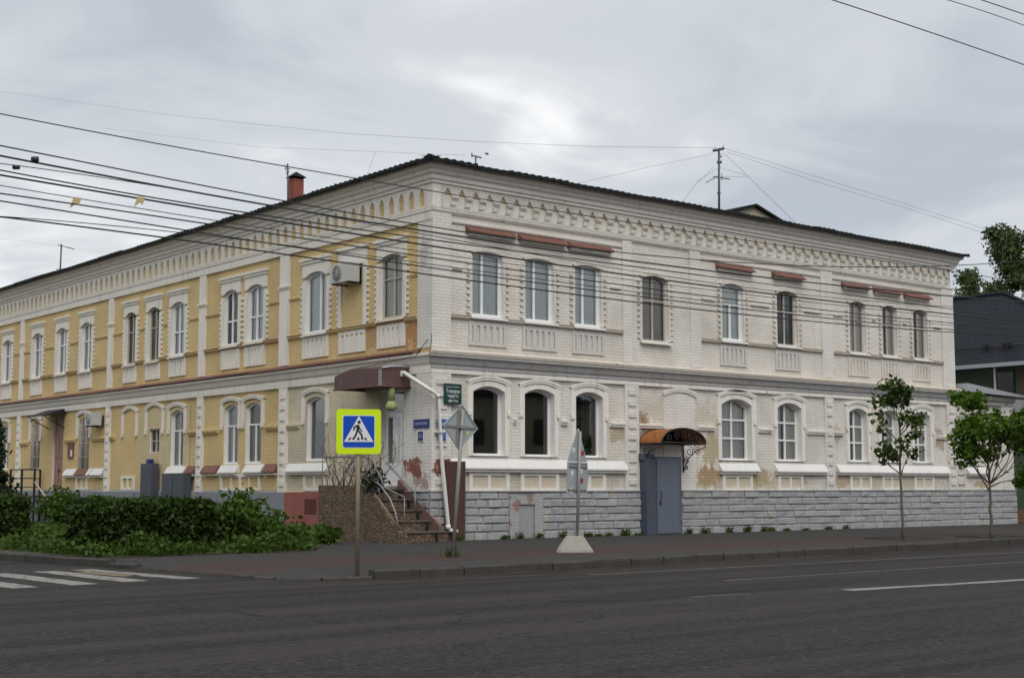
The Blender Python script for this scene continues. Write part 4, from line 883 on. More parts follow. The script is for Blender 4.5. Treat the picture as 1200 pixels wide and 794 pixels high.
mb = MB(); leaves(mb, [(xr + rnd.gauss(.1, .12), rnd.gauss(.55, .16), abs(rnd.gauss(0, .28)) + 1.25) for _ in range(420)], .07, elong=2.4); mb.build('foliage', 'conif', PL)
# ---- entrance door set
B2 = B
mb = MB('L'); s0, s1, z0, z1 = 1.28, 2.45, 1.42, 4.05
mb.box(s0, s0 + .07, -.28, -.2, z0, z1); mb.box(s1 - .07, s1, -.28, -.2, z0, z1); mb.box(s0 + .07, s1 - .07, -.28, -.2, z1 - .07, z1); mb.box(s0 + .07, s1 - .07, -.28, -.2, 3.42, 3.5)
ed = mb.build('entrance_door', 'pvc', B)
mb = MB('L'); mb.box(s0 + .08, s1 - .08, -.26, -.24, 3.5, z1 - .07); mb.build('transom_pane', 'glassd', ed)
# the leaf stands slightly open, hinged on the far jamb
mb = MB(); hw = .98
mb.box(0, hw, -.03, .03, 0, .62); mb.box(0, .1, -.03, .03, .62, 1.98); mb.box(hw - .1, hw, -.03, .03, .62, 1.98); mb.box(.1, hw - .1, -.028, .028, 1.88, 1.98)
lf_ = mb.build('door_leaf', 'pvc', ed); mb = MB(); mb.box(.1, hw - .1, -.008, .008, .62, 1.88); pn = mb.build('leaf_pane', 'glassd', ed)
mb = MB(); mb.tube([(hw - .16, -.03, .95), (hw - .16, -.1, .95), (hw - .16, -.1, 1.4), (hw - .16, -.03, 1.4)], .018, 6); hd = mb.build('door_handle', 'pvc', ed)
for o_ in (lf_, pn, hd): o_.matrix_parent_inverse = B.matrix_world.inverted(); o_.location = (.19, s1 - .09, z0 + .01); o_.rotation_euler = (0, 0, R(-90 - 9))
# ---- brown canopy over the entrance
CN = thing('entrance_canopy', (-.5, 2.0, 4), 'faceted dark brown metal canopy over the corner entrance', 'canopy')
mb = MB(); x0, y0, y1 = -1.02, .96, 3.2; zb = 4.06
lo = [(x0, y0), (x0, y1), (0, y1), (0, y0)]
q0 = [mb.P(x, y, zb) for x, y in lo]; q1 = [mb.P(x0, y0, 4.53), mb.P(x0, y1 - .85, 4.60), mb.P(x0, y1, 4.44), mb.P(0, y1, 4.46), mb.P(0, y1 - .85, 4.74), mb.P(0, y0, 4.62)]
mb.face([q0[0], q0[1], q1[2], q1[1], q1[0]]); mb.face([q0[0], q0[3], q1[5], q1[0]]); mb.face([q0[1], q0[2], q1[3], q1[2]]); mb.face([q1[0], q1[1], q1[4], q1[5]]); mb.face([q1[1], q1[2], q1[3], q1[4]]); mb.build('canopy_sheet', 'brown', CN)
mb = MB(); mb.box(x0 + .03, -.01, y0 + .03, y1 - .03, zb + .12, zb + .15); mb.build('canopy_ceiling', plain('dark_board', (0.05, .04, .035), .9), CN)
mb = MB(); mb.box(x0 - .02, x0 + .05, y0 - .02, y0 + .05, zb - .02, 4.5); mb.build('corner_trim', 'greym', CN)
mb = MB(); mb.tube([(x0 - .02, y1, zb), (x0 - .02, y0 - .02, zb), (0, y0 - .02, zb)], .022, 5); mb.build('edge_trim', 'brown', CN)
mb = MB(); mb.tube([(x0 + .05, y0 - .02, 4.54), (x0 + .35, y0 - .02, 4.6), (-.4, y0 - .02, 4.62), (-.1, y0 - .02, 4.6)], .03, 5); mb.build('flashing_strip', 'galv', CN)
HG = thing('hanging_ornament', (-.6, 1.06, 3.3), 'pale green tasselled tube hanging below the brown canopy', 'ornament')
mb = MB(); p = onR(458.5, 455, 1.06); p2 = onR(458.5, 470, 1.06); p3 = onR(458.5, 483, 1.06)
mb.tube([(p.x, 1.06, 4.22), (p.x, 1.06, p2.z)], .1, 10); mb.build('tube', 'palegreen', HG)
mb = MB(); mb.tube([(p.x, 1.06, p2.z + .02), (p.x, 1.06, p2.z - .1), (p.x, 1.06, p3.z + .08)], [.09, .15, .17], 12); mb.build('tassel', 'palegreen', HG)

# ================================================================== white drainpipe on the corner
DP = thing('drainpipe', (.3, -.15, 0), 'white plastic drainpipe slanting down the building corner beside the steps', 'drainpipe')
pp = [(-.3, 1.0, 4.42), (-.3, .8, 4.42), (-.3, .68, 4.36), (-.28, -.16, 3.98), (-.2, -.25, 3.9), (.0, -.25, 3.78), (.16, -.25, 1.97), (.36, -.25, .36), (.4, -.27, .28), (.62, -.3, .24)]
mb = MB(); mb.tube(pp, .055, 10); mb.build('pipe', 'pipe', DP)
for k in (5, 7): mb = MB(); p = Vector(pp[k]); mb.tube([p + Vector((0, 0, .06)), p - Vector((0, 0, .06))], .068, 10); mb.build('collar', 'pipe', DP)
for z, x in ((2.8, .085),): mb = MB(); mb.box(x - .075, x + .075, -.32, 0, z, z + .035); mb.build('bracket', 'galv', DP)
mb = MB(); mb.box(-.37, -.23, .9, 1.08, 4.35, 4.5); mb.build('outlet', 'pipe', DP)
# ---- plates and signs on the corner
def plate(name, f, s0, s1, z0, z1, mat, label, cat, d=.085, border=None, txt=None, tsz=.1, tmat='swhite', group=None, marks=0):
    fm = face_map(f); c = fm((s0 + s1) / 2, d, (z0 + z1) / 2); T = thing(name, c, label, cat, group)
    mb = MB(f); mb.box(s0, s1, d, d + .02, z0, z1); mb.build('panel', mat if not border else border, T)
    if border: mb = MB(f); mb.box(s0 + .015, s1 - .015, d + .02, d + .024, z0 + .015, z1 - .015); mb.build('face', mat, T)
    rot = Matrix.Rotation(R(90), 4, 'X') if f == 'R' else Matrix.Rotation(R(-90), 4, 'Z') @ Matrix.Rotation(R(90), 4, 'X')
    for t, dz, sz in (txt or []):
        p_ = fm((s0 + s1) / 2, d + .027, (z0 + z1) / 2 + dz); text_obj('lettering', t, sz, tmat, Matrix.Translation(p_) @ rot, T)
    if marks:
        mb = MB(f); a = s0 + .08
        while a < s1 - .1: wd = rnd.uniform(.03, .05); mb.box(a, a + wd, d + .02, d + .026, (z0 + z1) / 2 - .03, (z0 + z1) / 2 + .035); a += wd + .015
        mb.build('lettering', tmat, T)
    return T
M['plet'] = plain('faded_blue_lettering', (0.22, 0.28, 0.45), .5, .05, 3, bump=0)
plate('street_name_plate', 'L', .0, .70, 2.95, 3.19, 'pnavy', 'navy street name plate on the yellow wall side of the building corner', 'sign', .085, marks=1, tmat='plet')
plate('house_number_plate', 'L', .24, .50, 2.60, 2.88, 'pnavy', 'small navy house number plate under the navy street name plate', 'sign', .085, 'swhite', [('60', 0, .17)], tmat='plet')
plate('street_name_plate', 'R', .06, .76, 2.95, 3.18, 'pblue', 'bright blue street name plate on the street side of the building corner', 'sign', .12, marks=1, tmat='plet')
plate('house_number_plate', 'R', .13, .37, 2.60, 2.86, 'pblue', 'small bright blue house number plate under the bright blue street name plate', 'sign', .12, 'swhite', [('60', 0, .16)], tmat='plet')
T = plate('shop_sign', 'R', .28, .86, 3.58, 4.13, 'sgreen', 'dark green square shop sign with white lettering beside the first window', 'sign', .13, None, [('Товары', .07, .13), ('чудес', -.05, .13), ('цветы', -.18, .11)])
mb = MB('R'); mb.box(.34, .78, .15, .155, 4.04, 4.05); mb.build('rule', 'swhite', T)
BP = thing('brown_panel', (.62, -.15, 0), 'tall brown ribbed panel standing against the grey plinth behind the drainpipe', 'panel')
mb = MB('R'); mb.box(.32, .97, .16, .19, -.02, 2.08); mb.build('board', 'board', BP)
mb = MB('R')
for k in range(8): mb.box(.335 + k * .08, .375 + k * .08, .185, .205, 0, 2.07)
mb.build('ribs', 'board', BP)

# ================================================================== steel door on the street with barrel canopy
DR = thing('steel_entrance', (8.6, 0, 0), 'blue grey steel entrance box with a plain door in the white street wall', 'door')
mb = MB('R'); mb.box(7.55, 7.92, .0, .36, 0, 2.22); mb.build('side_panel', 'doord', DR)
mb = MB('R'); mb.box(7.92, 9.02, 0, .35, 0, 2.3); mb.build('frame', 'doord', DR)
mb = MB('R'); mb.box(7.97, 8.95, .345, .375, .03, 2.25); dl = mb.build('door_leaf', 'doorg', DR)
mb = MB('R'); mb.tube([(8.1, .37, 1.05), (8.1, .43, 1.05), (8.1, .43, 1.3), (8.1, .37, 1.3)], .012, 5); mb.build('handle', 'blackm', dl)
for z in (.35, 1.15, 1.95): mb = MB('R'); mb.tube([(8.965, .375, z), (8.965, .375, z + .14)], .016, 6); mb.build('hinge', 'doord', dl)
mb = MB('R'); mb.box(8.06, 8.14, .374, .382, .86, .99); mb.build('lock_plate', 'blackm', dl)
mb = MB('R'); mb.ring([(8.0, .06), (8.92, .06), (8.92, 2.22), (8.0, 2.22)], [(8.03, .09), (8.89, .09), (8.89, 2.19), (8.03, 2.19)], .37, .384); mb.build('edge_fold', 'doorg', dl)
mb = MB('R'); mb.box(7.5, 7.94, .0, .3, 2.2, 2.38); mb.build('side_cap', 'doord', DR)
AW = thing('barrel_canopy', (8.4, -.4, 2.6), 'rusty barrel shaped canopy with black wrought iron scrolls over the steel entrance', 'canopy')
ac, ar_, azb = 8.5, .93, 2.70
def apt(t, d): return (ac - ar_ * math.cos(t), d, azb + .43 * math.sin(t))
mb = MB('R'); n = 14; pr = None
for k in range(n + 1):
    t = math.pi * k / n; c = [mb.P(*apt(t, 0.02)), mb.P(*apt(t, 1.0)), mb.P(ac - (ar_ - .015) * math.cos(t), .995, azb - .012 + .43 * math.sin(t)), mb.P(ac - (ar_ - .015) * math.cos(t), 0.025, azb - .012 + .43 * math.sin(t))]
    if pr:
        for j in range(4): mb.face([pr[j], c[j], c[(j + 1) % 4], pr[(j + 1) % 4]])
    pr = c
mb.build('roof_sheet', 'rustc', AW)
for d in (.98, .06):
    mb = MB('R'); mb.tube([apt(math.pi * k / 16, d) for k in range(17)], .025, 5); mb.tube([(ac - ar_, d, azb), (ac + ar_, d, azb)], .022, 5); mb.build('arch_rim', 'blackm', AW)
mb = MB('R'); mb.prism([(p_[0], p_[2]) for p_ in [apt(math.pi * k / 16, 0) for k in range(17)]], .03, .05); mb.build('back_sheet', 'blackm', AW)
def curl(mb, cs, cz, d, r0, t_, ph, sg=1, n=20, plane='s'):
    pts_ = []
    for k in range(n + 1):
        rr = r0 * (1 - .8 * k / n); a_ = ph + t_ * 6.283 * k / n
        pts_.append((cs + sg * rr * math.cos(a_), d, cz + rr * math.sin(a_)) if plane == 's' else (cs, d + sg * rr * math.cos(a_), cz + rr * math.sin(a_)))
    mb.tube(pts_, .013, 4)
for k in range(-2, 3): mb = MB('R'); curl(mb, ac + k * .3, azb + .13 + .04 * (2 - abs(k)), .98, .12, 1.4, 1 + k, 1 if k % 2 else -1); mb.build('gable_scroll', 'blackm', AW)
for s_ in (ac - ar_, ac + ar_):
    mb = MB('R'); mb.tube([(s_, .06, azb), (s_, .06, 1.85)], .022, 5); mb.tube([(s_, .98, azb), (s_, .96, azb - .12), (s_, .6, azb - .2), (s_, .25, azb - .45), (s_, .06, 1.88)], .016, 5)
    mb.tube([(s_, .06, azb - .02), (s_, .98, azb - .02)], .02, 5); br_ = mb.build('bracket', 'blackm', AW)
    for cz, d, r0, sg in ((azb - .17, .62, .15, 1), (azb - .22, .32, .16, -1), (azb - .5, .2, .12, 1), (azb - .72, .16, .08, -1)): mb = MB('R'); curl(mb, s_, cz, d, r0, 1.5, 1, sg, plane='d'); mb.build('scroll', 'blackm', br_)

# ================================================================== air conditioners
def aircon(face, s0, s1, z0, z1, dep, label, far=True):
    fm = face_map(face); T = thing('air_conditioner', fm((s0 + s1) / 2, .2, z0), label, 'air conditioner')
    mb = MB(face); mb.box(s0, s1, .14, .14 + dep, z0, z1); mb.build('casing', 'acw', T)
    c = s0 + (s1 - s0) * .62; zc = (z0 + z1) / 2; rr = (z1 - z0) * .42; mb = MB(face); n = 20; d = .14 + dep + .004
    i0 = [mb.P(c + rr * math.cos(6.283 * k / n), d, zc + rr * math.sin(6.283 * k / n)) for k in range(n)]; mb.face(i0); mb.build('fan', 'grille', T, fix=False)
    mb = MB(face)
    for k in range(3): r_ = rr * (1 - k * .3); mb.tube([(c + r_ * math.cos(6.283 * q / 20), d + .012, zc + r_ * math.sin(6.283 * q / 20)) for q in range(21)], .008, 4)
    for k in range(6): a_ = k * .5236; mb.tube([(c - rr * math.cos(a_), d + .012, zc - rr * math.sin(a_)), (c + rr * math.cos(a_), d + .012, zc + rr * math.sin(a_))], .006, 4)
    mb.build('fan_guard', 'acw', T)
    for s_ in (s0 + .12, s1 - .12): mb = MB(face); mb.box(s_ - .02, s_ + .02, 0, .14 + dep, z0 - .04, z0); mb.box(s_ - .02, s_ + .02, 0, .04, z0 - .04, z1 - .1); mb.build('bracket', 'blackm', T)
    return T
aircon('L', 3.35, 4.35, 7.2, 7.74, .36, 'grey white air conditioner outdoor unit above the bricked up upper window')
aircon('L', 21.0, 21.85, 3.72, 4.2, .3, 'grey air conditioner outdoor unit beside the barred ground floor window')

# ================================================================== side wall furniture
for s0, s1, z1, lb in ((16.05, 17.0, 2.22, 'tall narrow slate grey steel cabinet below the small square window'), (13.55, 15.3, 1.87, 'wide low slate grey steel cabinet under a ground floor window of the yellow wall')):
    T = thing('utility_cabinet', (-.2, (s0 + s1) / 2, 0), lb, 'cabinet')
    mb = MB('L'); mb.box(s0, s1, .1, .34, .0, z1); mb.build('body', 'cab', T)
    n = 1 if s1 - s0 < 1.2 else 2
    for k in range(n): mb = MB('L'); a = s0 + (s1 - s0) * k / n; mb.box(a + .03, a + (s1 - s0) / n - .03, .34, .355, .08, z1 - .04); mb.build('door', 'cab', T)
    if n == 1: mb = MB('L'); mb.box((s0 + s1) / 2 - .1, (s0 + s1) / 2 + .14, .12, .3, z1, z1 + .16); mb.build('meter_box', 'pnavy', T)
D2 = thing('side_entrance_door', (0, 25.5, 1.07), 'tall pinkish brown double door at the top of the black iron stair', 'door')
mb = MB('L'); mb.box(25.0, 26.1, -.15, -.1, 1.07, 4.2); mb.build('door_panel', 'doorbrown', D2)
mb = MB('L')
for a, b2, c, d in ((25.08, 25.5, 1.2, 2.4), (25.6, 26.02, 1.2, 2.4), (25.08, 25.5, 2.6, 3.4), (25.6, 26.02, 2.6, 3.4)): mb.box(a, b2, -.1, -.075, c, d)
mb.build('raised_panel', 'doorbrown', D2); mb = MB('L'); mb.box(25.47, 25.52, -.1, -.03, 2.0, 2.12); mb.build('handle', 'blackm', D2)
D3 = thing('side_door_canopy', (0, 25.5, 4.2), 'blackened flat sheet canopy over the brown side door', 'canopy')
mb = MB('L'); extr(mb, 24.75, 26.6, [(0, 4.35), (.9, 4.2), (.9, 4.24), (0, 4.55)]); mb.build('sheet', 'blackm', D3); mb = MB('L'); mb.tube([(24.9, .85, 4.2), (24.9, .02, 3.75)], .02, 5); mb.build('strut', 'blackm', D3); mb = MB('L'); mb.tube([(26.5, .85, 4.2), (26.5, .02, 3.75)], .02, 5); mb.build('strut', 'blackm', D3)
plate('wall_plaque', 'L', 23.88, 24.42, 2.53, 3.25, 'rust', 'dark red plaque with pale print between the brown side door and barred window', 'sign', .03, None, None)
T = [o for o in COL.objects if o.name == 'wall_plaque'][0]; mb = MB('L'); mb.box(23.94, 24.12, .05, .054, 2.6, 2.85); mb.build('print', 'trimL', T)
IS = thing('iron_stair', (-1, 24.5, 0), 'black iron stair with barred landing leading to the brown side door', 'stair')
mb = MB('L'); mb.box(24.3, 27.0, .1, 1.4, 1.0, 1.06); mb.build('landing', 'blackm', IS)
for k in range(6): mb = MB('L'); mb.box(24.3 - .32 * (k + 1), 24.3 - .32 * k, .15, 1.35, 1.03 - .17 * (k + 1), 1.06 - .17 * (k + 1)); mb.build('tread', 'blackm', IS)
for d in (.14, 1.34): mb = MB('L'); mb.prism([(24.3, .85), (24.3, 1.06), (22.3, .05), (22.3, -.1)], d, d + .03); mb.build('stringer', 'blackm', IS)
for s_, d in ((24.35, 1.36), (26.95, 1.36), (25.7, 1.36), (26.95, .15)): mb = MB('L'); mb.box(s_ - .035, s_ + .035, d - .035, d + .035, 0, 2.12); mb.build('post', 'blackm', IS)
for z in (2.1, 1.75, 1.4): mb = MB('L'); mb.box(24.35, 26.95, 1.345, 1.375, z - .02, z + .02); mb.build('rail', 'blackm', IS); mb = MB('L'); mb.box(26.935, 26.965, .15, 1.35, z - .021, z + .021); mb.build('rail', 'blackm', IS)
mb = MB('L'); mb.tube([(24.3, 1.36, 1.6), (22.9, 1.36, .9)], .03, 5); mb.build('wood_rail', 'wood', IS)

# ================================================================== traffic signs
def frame_from(base, toward, lean=(0, 0)):
    z = Vector((lean[0], lean[1], 1)).normalized(); f_ = Vector((toward[0], toward[1], 0)); f_ = (f_ - z * f_.dot(z)).normalized(); x = z.cross(f_) * 1
    m = Matrix(((x.x, f_.x, z.x, base[0]), (x.y, f_.y, z.y, base[1]), (x.z, f_.z, z.z, base[2]), (0, 0, 0, 1)))
    return m           # local: x = right seen from behind, y = facing direction, z = up
def rounded(hw, r, n=5):
    pts_ = []
    for cx_, cy_, a0 in ((hw - r, hw - r, 0), (-hw + r, hw - r, 90), (-hw + r, -hw + r, 180), (hw - r, -hw + r, 270)):
        for k in range(n + 1): a_ = R(a0 + 90 * k / n); pts_.append((cx_ + r * math.cos(a_), cy_ + r * math.sin(a_)))
    return pts_
def finish(o, mtx): o.data.transform(mtx); o.data.update()
base = onG(419, 668.5); to = Vector((CAM.x - base.x, CAM.y - base.y)); to.rotate(Matrix.Rotation(R(8), 2)); mtx = frame_from((base.x, base.y, 0), to, (-.004, .0))
PS = thing('crossing_sign', base, 'fluorescent yellow bordered blue pedestrian crossing sign on an ochre post at the kerb', 'road sign')
dist = math.hypot(CAM.x - base.x, CAM.y - base.y); hs = 51.5 / FPX * dist / 2 * 1.01; zc = onG(419, 668.5).z + CAM.z + (570.5 - 506) / 1656 * dist
def part(name, mat, fn):
    mb = MB(); fn(mb); o = mb.build(name, mat, PS, fix=True); finish(o, mtx); return o
part('post', 'poley', lambda m_: m_.tube([(0, -.04, -.1), (0, -.04, zc + hs * .8)], .036, 8))
def pl_(pts_, y0, y1): return lambda m_: m_.prism([(p_[0], p_[1] + zc) for p_ in pts_], y0, y1)
part('border_panel', 'fy', pl_(rounded(hs, .05), 0, .012)); k_ = hs / 1.0
part('white_rim', 'swhite', pl_(rounded(hs * .735, .035), .012, .015)); part('blue_field', 'sblue', pl_(rounded(hs * .70, .03), .015, .018))
def sp_(q): return [(-x * hs, z * hs) for x, z in q]
part('triangle', 'swhite', pl_(sp_([(-.66, -.46), (.66, -.46), (0, .70)]), .018, .021))
for q in ([(-.40, -.38), (-.30, -.27), (-.22, -.27), (-.29, -.38)], [(-.03, -.38), (-.03, -.27), (.07, -.27), (.08, -.38)], [(.32, -.27), (.40, -.27), (.50, -.38), (.40, -.38)]): part('crossing_bar', 'sblack', pl_(sp_(q), .021, .024))
def circ(cx_, cz_, r_, n=12): return [(cx_ + r_ * math.cos(6.283 * k / n), cz_ + r_ * math.sin(6.283 * k / n)) for k in range(n)]
part('figure_head', 'sblack', pl_(sp_(circ(-.01, .42, .075)), .021, .024))
for q in ([(-.02, .30), (.10, .30), (.12, .05), (.0, .02)], [(.06, .31), (.25, .22), (.25, .05), (.19, .05), (.18, .18), (.06, .24)], [(-.02, .27), (-.06, .14), (-.17, .02), (-.13, -.02), (-.01, .11)], [(.0, .06), (.1, .06), (-.09, -.16), (-.11, -.36), (-.2, -.36), (-.16, -.12)], [(.03, .06), (.12, .02), (.18, -.16), (.31, -.34), (.22, -.37), (.10, -.18)]): part('figure', 'sblack', pl_(sp_(q), .0212, .0245))
part('clamp', 'pole', lambda m_: m_.box(-.08, .08, -.09, -.005, zc - .2, zc - .16))

base = onG(529, 652.5); top_ = onG(529, 652.5); dist = math.hypot(CAM.x - base.x, CAM.y - base.y); ppm = 1656 / dist
away = Vector((base.x - CAM.x, base.y - CAM.y)); away.normalize(); away.rotate(Matrix.Rotation(R(40), 2))
rightv = Vector((math.cos(YAW), -math.sin(YAW))); lx = rightv * (11 / 172)
PS = thing('diamond_sign', base, 'back of a grey diamond road sign on a leaning galvanised post', 'road sign'); mtx = frame_from((base.x, base.y, 0), away, (lx.x, lx.y))
zc = CAM.z + (570.5 - 500) / ppm; hh = 27 / ppm
part('post', 'pole', lambda m_: m_.tube([(0, -.05, -.1), (0, -.05, zc + hh * .75)], .038, 8))
part('plate', 'signback', pl_([(0, -hh), (hh, 0), (0, hh), (-hh, 0)], 0, .008))
part('rim', 'signback', lambda m_: m_.ring([(0, zc - hh), (hh, zc), (0, zc + hh), (-hh, zc)], [(0, zc - hh * .94), (hh * .94, zc), (0, zc + hh * .94), (-hh * .94, zc)], -.02, .003))
part('stiffener', 'pole', lambda m_: m_.box(-hh * .9, hh * .9, -.02, -.002, zc - .02, zc + .025)); part('stiffener', 'pole', lambda m_: m_.box(.05, .1, -.03, -.001, zc - hh * .85, zc + hh * .9))
part('clamp', 'pole', lambda m_: m_.box(-.08, .08, -.1, -.02, zc - .03, zc + .03))
part('sticker', 'fy', lambda m_: m_.box(-hh * .5, -hh * .38, -.004, -.001, zc - .14, zc - .08))

base = onG(673.5, 646); dist = math.hypot(CAM.x - base.x, CAM.y - base.y); ppm = 1656 / dist
away = Vector((base.x - CAM.x, base.y - CAM.y)); away.normalize(); away.rotate(Matrix.Rotation(R(56), 2)); lx = rightv * (5 / 145)
PS = thing('triangle_sign', base, 'backs of a triangular and a rectangular road sign on a post in a concrete block', 'road sign'); mtx = frame_from((base.x, base.y, 0), away, (lx.x, lx.y))
zt, zm, zb = [CAM.z + (570.5 - y) / ppm for y in (502, 541, 580)]; hw = 11.5 / ppm / math.cos(R(56)); zc = 0
part('post', 'pole', lambda m_: m_.tube([(0, -.05, .15), (0, -.05, zt - .06)], .036, 8))
part('triangle_plate', 'signback', lambda m_: m_.prism([(-hw, zm + .0), (hw, zm + .0), (0.03, zt), (-.03, zt)], 0, .008))
part('rectangle_plate', 'signback', lambda m_: m_.prism([(-hw, zb), (hw, zb), (hw, zm - .01), (-hw, zm - .01)], 0, .008))
part('edge_lip', 'signback', lambda m_: m_.ring([(-hw, zb), (hw, zb), (hw, zm - .01), (-hw, zm - .01)], [(-hw + .03, zb + .03), (hw - .03, zb + .03), (hw - .03, zm - .04), (-hw + .03, zm - .04)], -.02, .002))
part('stiffener', 'pole', lambda m_: m_.box(-hw * .95, hw * .95, -.025, -.001, zm - .12, zm - .08)); part('stiffener', 'pole', lambda m_: m_.box(-hw * .95, hw * .95, -.025, -.001, zb + .1, zb + .14))
for z in (zm + .1, zb + .23): part('sticker', 'sred', lambda m_, z=z: m_.prism([(-hw * .5 + 0.065 * math.cos(6.283 * k / 10), z + .1 + .065 * math.sin(6.283 * k / 10)) for k in range(10)], -.004, -.001))
for x_, z in ((hw * .4, zm + .25), (hw * .5, zm - .25), (-hw * .4, zm - .2), (hw * .55, zb + .1)): part('scrap', 'swhite', lambda m_, x_=x_, z=z: m_.box(x_ - .05, x_ + .05, -.004, -.001, z - .05, z + .06))
def cone(m_):
    sides = []
    for hw_, z in ((.40, -.01), (.38, .05), (.20, .32), (.17, .34)):
        sides.append([m_.P(x * hw_, y * hw_, z) for x, y in ((-1, -.75), (-.8, -1), (.8, -1), (1, -.75), (1, .75), (.8, 1), (-.8, 1), (-1, .75))])
    for A_, B_ in zip(sides, sides[1:]):
        for k in range(8): m_.face([A_[k], A_[(k + 1) % 8], B_[(k + 1) % 8], B_[k]])
    m_.face(sides[-1]); m_.face(sides[0][::-1])
o_ = MB(); cone(o_); cb_ = o_.build('concrete_block', 'conc', PS); finish(cb_, Matrix.Translation((base.x, base.y, 0)) @ Matrix.Rotation(-YAW, 4, 'Z'))

# ================================================================== VEGETATION
def grow(mb, p, d, length, rad, depth, tips, spread=.7, segs=4, up=.15):
    pts_ = [p.copy()]; rads = [rad]
    for k in range(segs):
        d = (d + Vector((rnd.gauss(0, .16), rnd.gauss(0, .16), rnd.gauss(up * .4, .1)))).normalized(); p = p + d * (length / segs); pts_.append(p.copy()); rads.append(rad * (1 - .5 * (k + 1) / segs))
    mb.tube(pts_, rads, 6 if rad > .02 else 4)
    if depth == 0: tips.append((pts_[-1], d)); tips.append((pts_[-2], d)); return
    for k in range(rnd.randint(2, 3)):
        a = d.orthogonal().normalized(); a.rotate(Matrix.Rotation(rnd.uniform(0, 6.28), 3, d)); nd = (d + a * rnd.uniform(.5, 1) * spread + Vector((0, 0, up))).normalized()
        q = rnd.choice(pts_[2:]); grow(mb, q, nd, length * rnd.uniform(.55, .85), rad * .5, depth - 1, tips, spread, segs, up)
def tree(name, base, label, trunk_h, limbs, leafm, barkm, leaf, nleaf, crad, rad, group=None, bend=(0, 0), twin=False):
    T = thing(name, base, label, 'tree', group); mb = MB(); tips = []; b0 = Vector(base); z = 0; pts_ = []
    n = 8; tp = b0 + Vector((bend[0], bend[1], trunk_h))
    mb.tube([b0 + Vector((0, 0, -.05))] + [b0 + (tp - b0) * k / n + Vector((rnd.gauss(0, .012), rnd.gauss(0, .012), 0)) for k in range(1, n)] + [tp], [rad * (1.15 - .5 * k / n) for k in range(n + 1)], 8)
    for (h, ang, el, ln, dep) in limbs:
        p = b0 + (tp - b0) * (h / trunk_h); d = Vector((math.cos(ang) * math.cos(el), math.sin(ang) * math.cos(el), math.sin(el))); grow(mb, p, d, ln, rad * .55, dep, tips)
    mb.build('trunk', barkm, T)
    mb = MB(); pts_ = []
    for t_, d in tips:
        r_ = crad * rnd.uniform(.6, 1.2)
        for k in range(int(nleaf * rnd.uniform(.5, 1.4))):
            v = Vector((rnd.gauss(0, 1), rnd.gauss(0, 1), rnd.gauss(0, .75))); pts_.append(t_ + v * r_ * .55)
    leaves(mb, pts_, leaf); mb.build('crown', leafm, T, fix=False); return T, len(pts_)
rv = Vector((math.cos(YAW), -math.sin(YAW), 0)); toC = -Vector((math.sin(YAW), math.cos(YAW), 0))
ra = -YAW   # azimuth of image-right
b1 = onG(1058, 631); b2_ = onG(1162, 629)
def az(deg): return ra + R(deg)
tree('young_street_tree', b1, 'thin young street tree with a sparse open crown by the kerb', 3.3,
     [(1.75, az(150), .5, .5, 1), (2.0, az(178), .25, .55, 1), (2.35, az(10), .45, .5, 1), (1.7, az(60), .9, .5, 1), (2.6, az(200), .8, .6, 1), (2.8, az(20), .9, .5, 1), (3.0, az(120), 1.0, .6, 2), (3.25, az(-60), 1.2, .55, 2), (3.2, az(190), 1.1, .5, 2), (2.2, az(-90), .6, .4, 1), (2.0, az(90), .6, .4, 1), (2.9, az(-20), .6, .35, 1)], 'leaf1', 'bark', .10, 12, .2, .036, 'street trees')
tree('young_street_tree', b2_, 'young street tree with a full bright green crown next to the annex', 1.55,
     [(1.25, az(140), 1.0, 1.0, 2), (1.45, az(30), 1.0, 1.1, 2), (1.5, az(175), .7, 1.0, 2), (1.5, az(0), .6, 1.0, 2), (1.55, az(80), 1.3, 1.3, 2), (1.55, az(-80), 1.2, 1.4, 2), (1.5, az(-120), .8, .9, 2), (1.5, az(-30), .75, 1.0, 2), (1.4, az(20), .3, .7, 1), (1.55, az(110), 1.1, 1.2, 2)], 'leaf2', 'bark', .105, 40, .26, .045, 'street trees')
for b, lb in ((b1, 'square bare soil tree pit round the sparse young tree'), (b2_, 'square bare soil tree pit round the full green young tree')):
    T = thing('tree_pit', (b.x, b.y, 0), lb, 'tree pit'); mb = MB(); mb.box(b.x - .7, b.x + .7, b.y - .6, b.y + .6, -.02, .006); mb.build('soil', 'soil', T)
    for x0, x1, y0, y1 in ((-.78, .78, -.68, -.6), (-.78, .78, .6, .68), (-.78, -.7, -.6, .6), (.7, .78, -.6, .6)): mb = MB(); mb.box(b.x + x0, b.x + x1, b.y + y0, b.y + y1, -.02, .03); mb.build('edging', 'kerb', T)
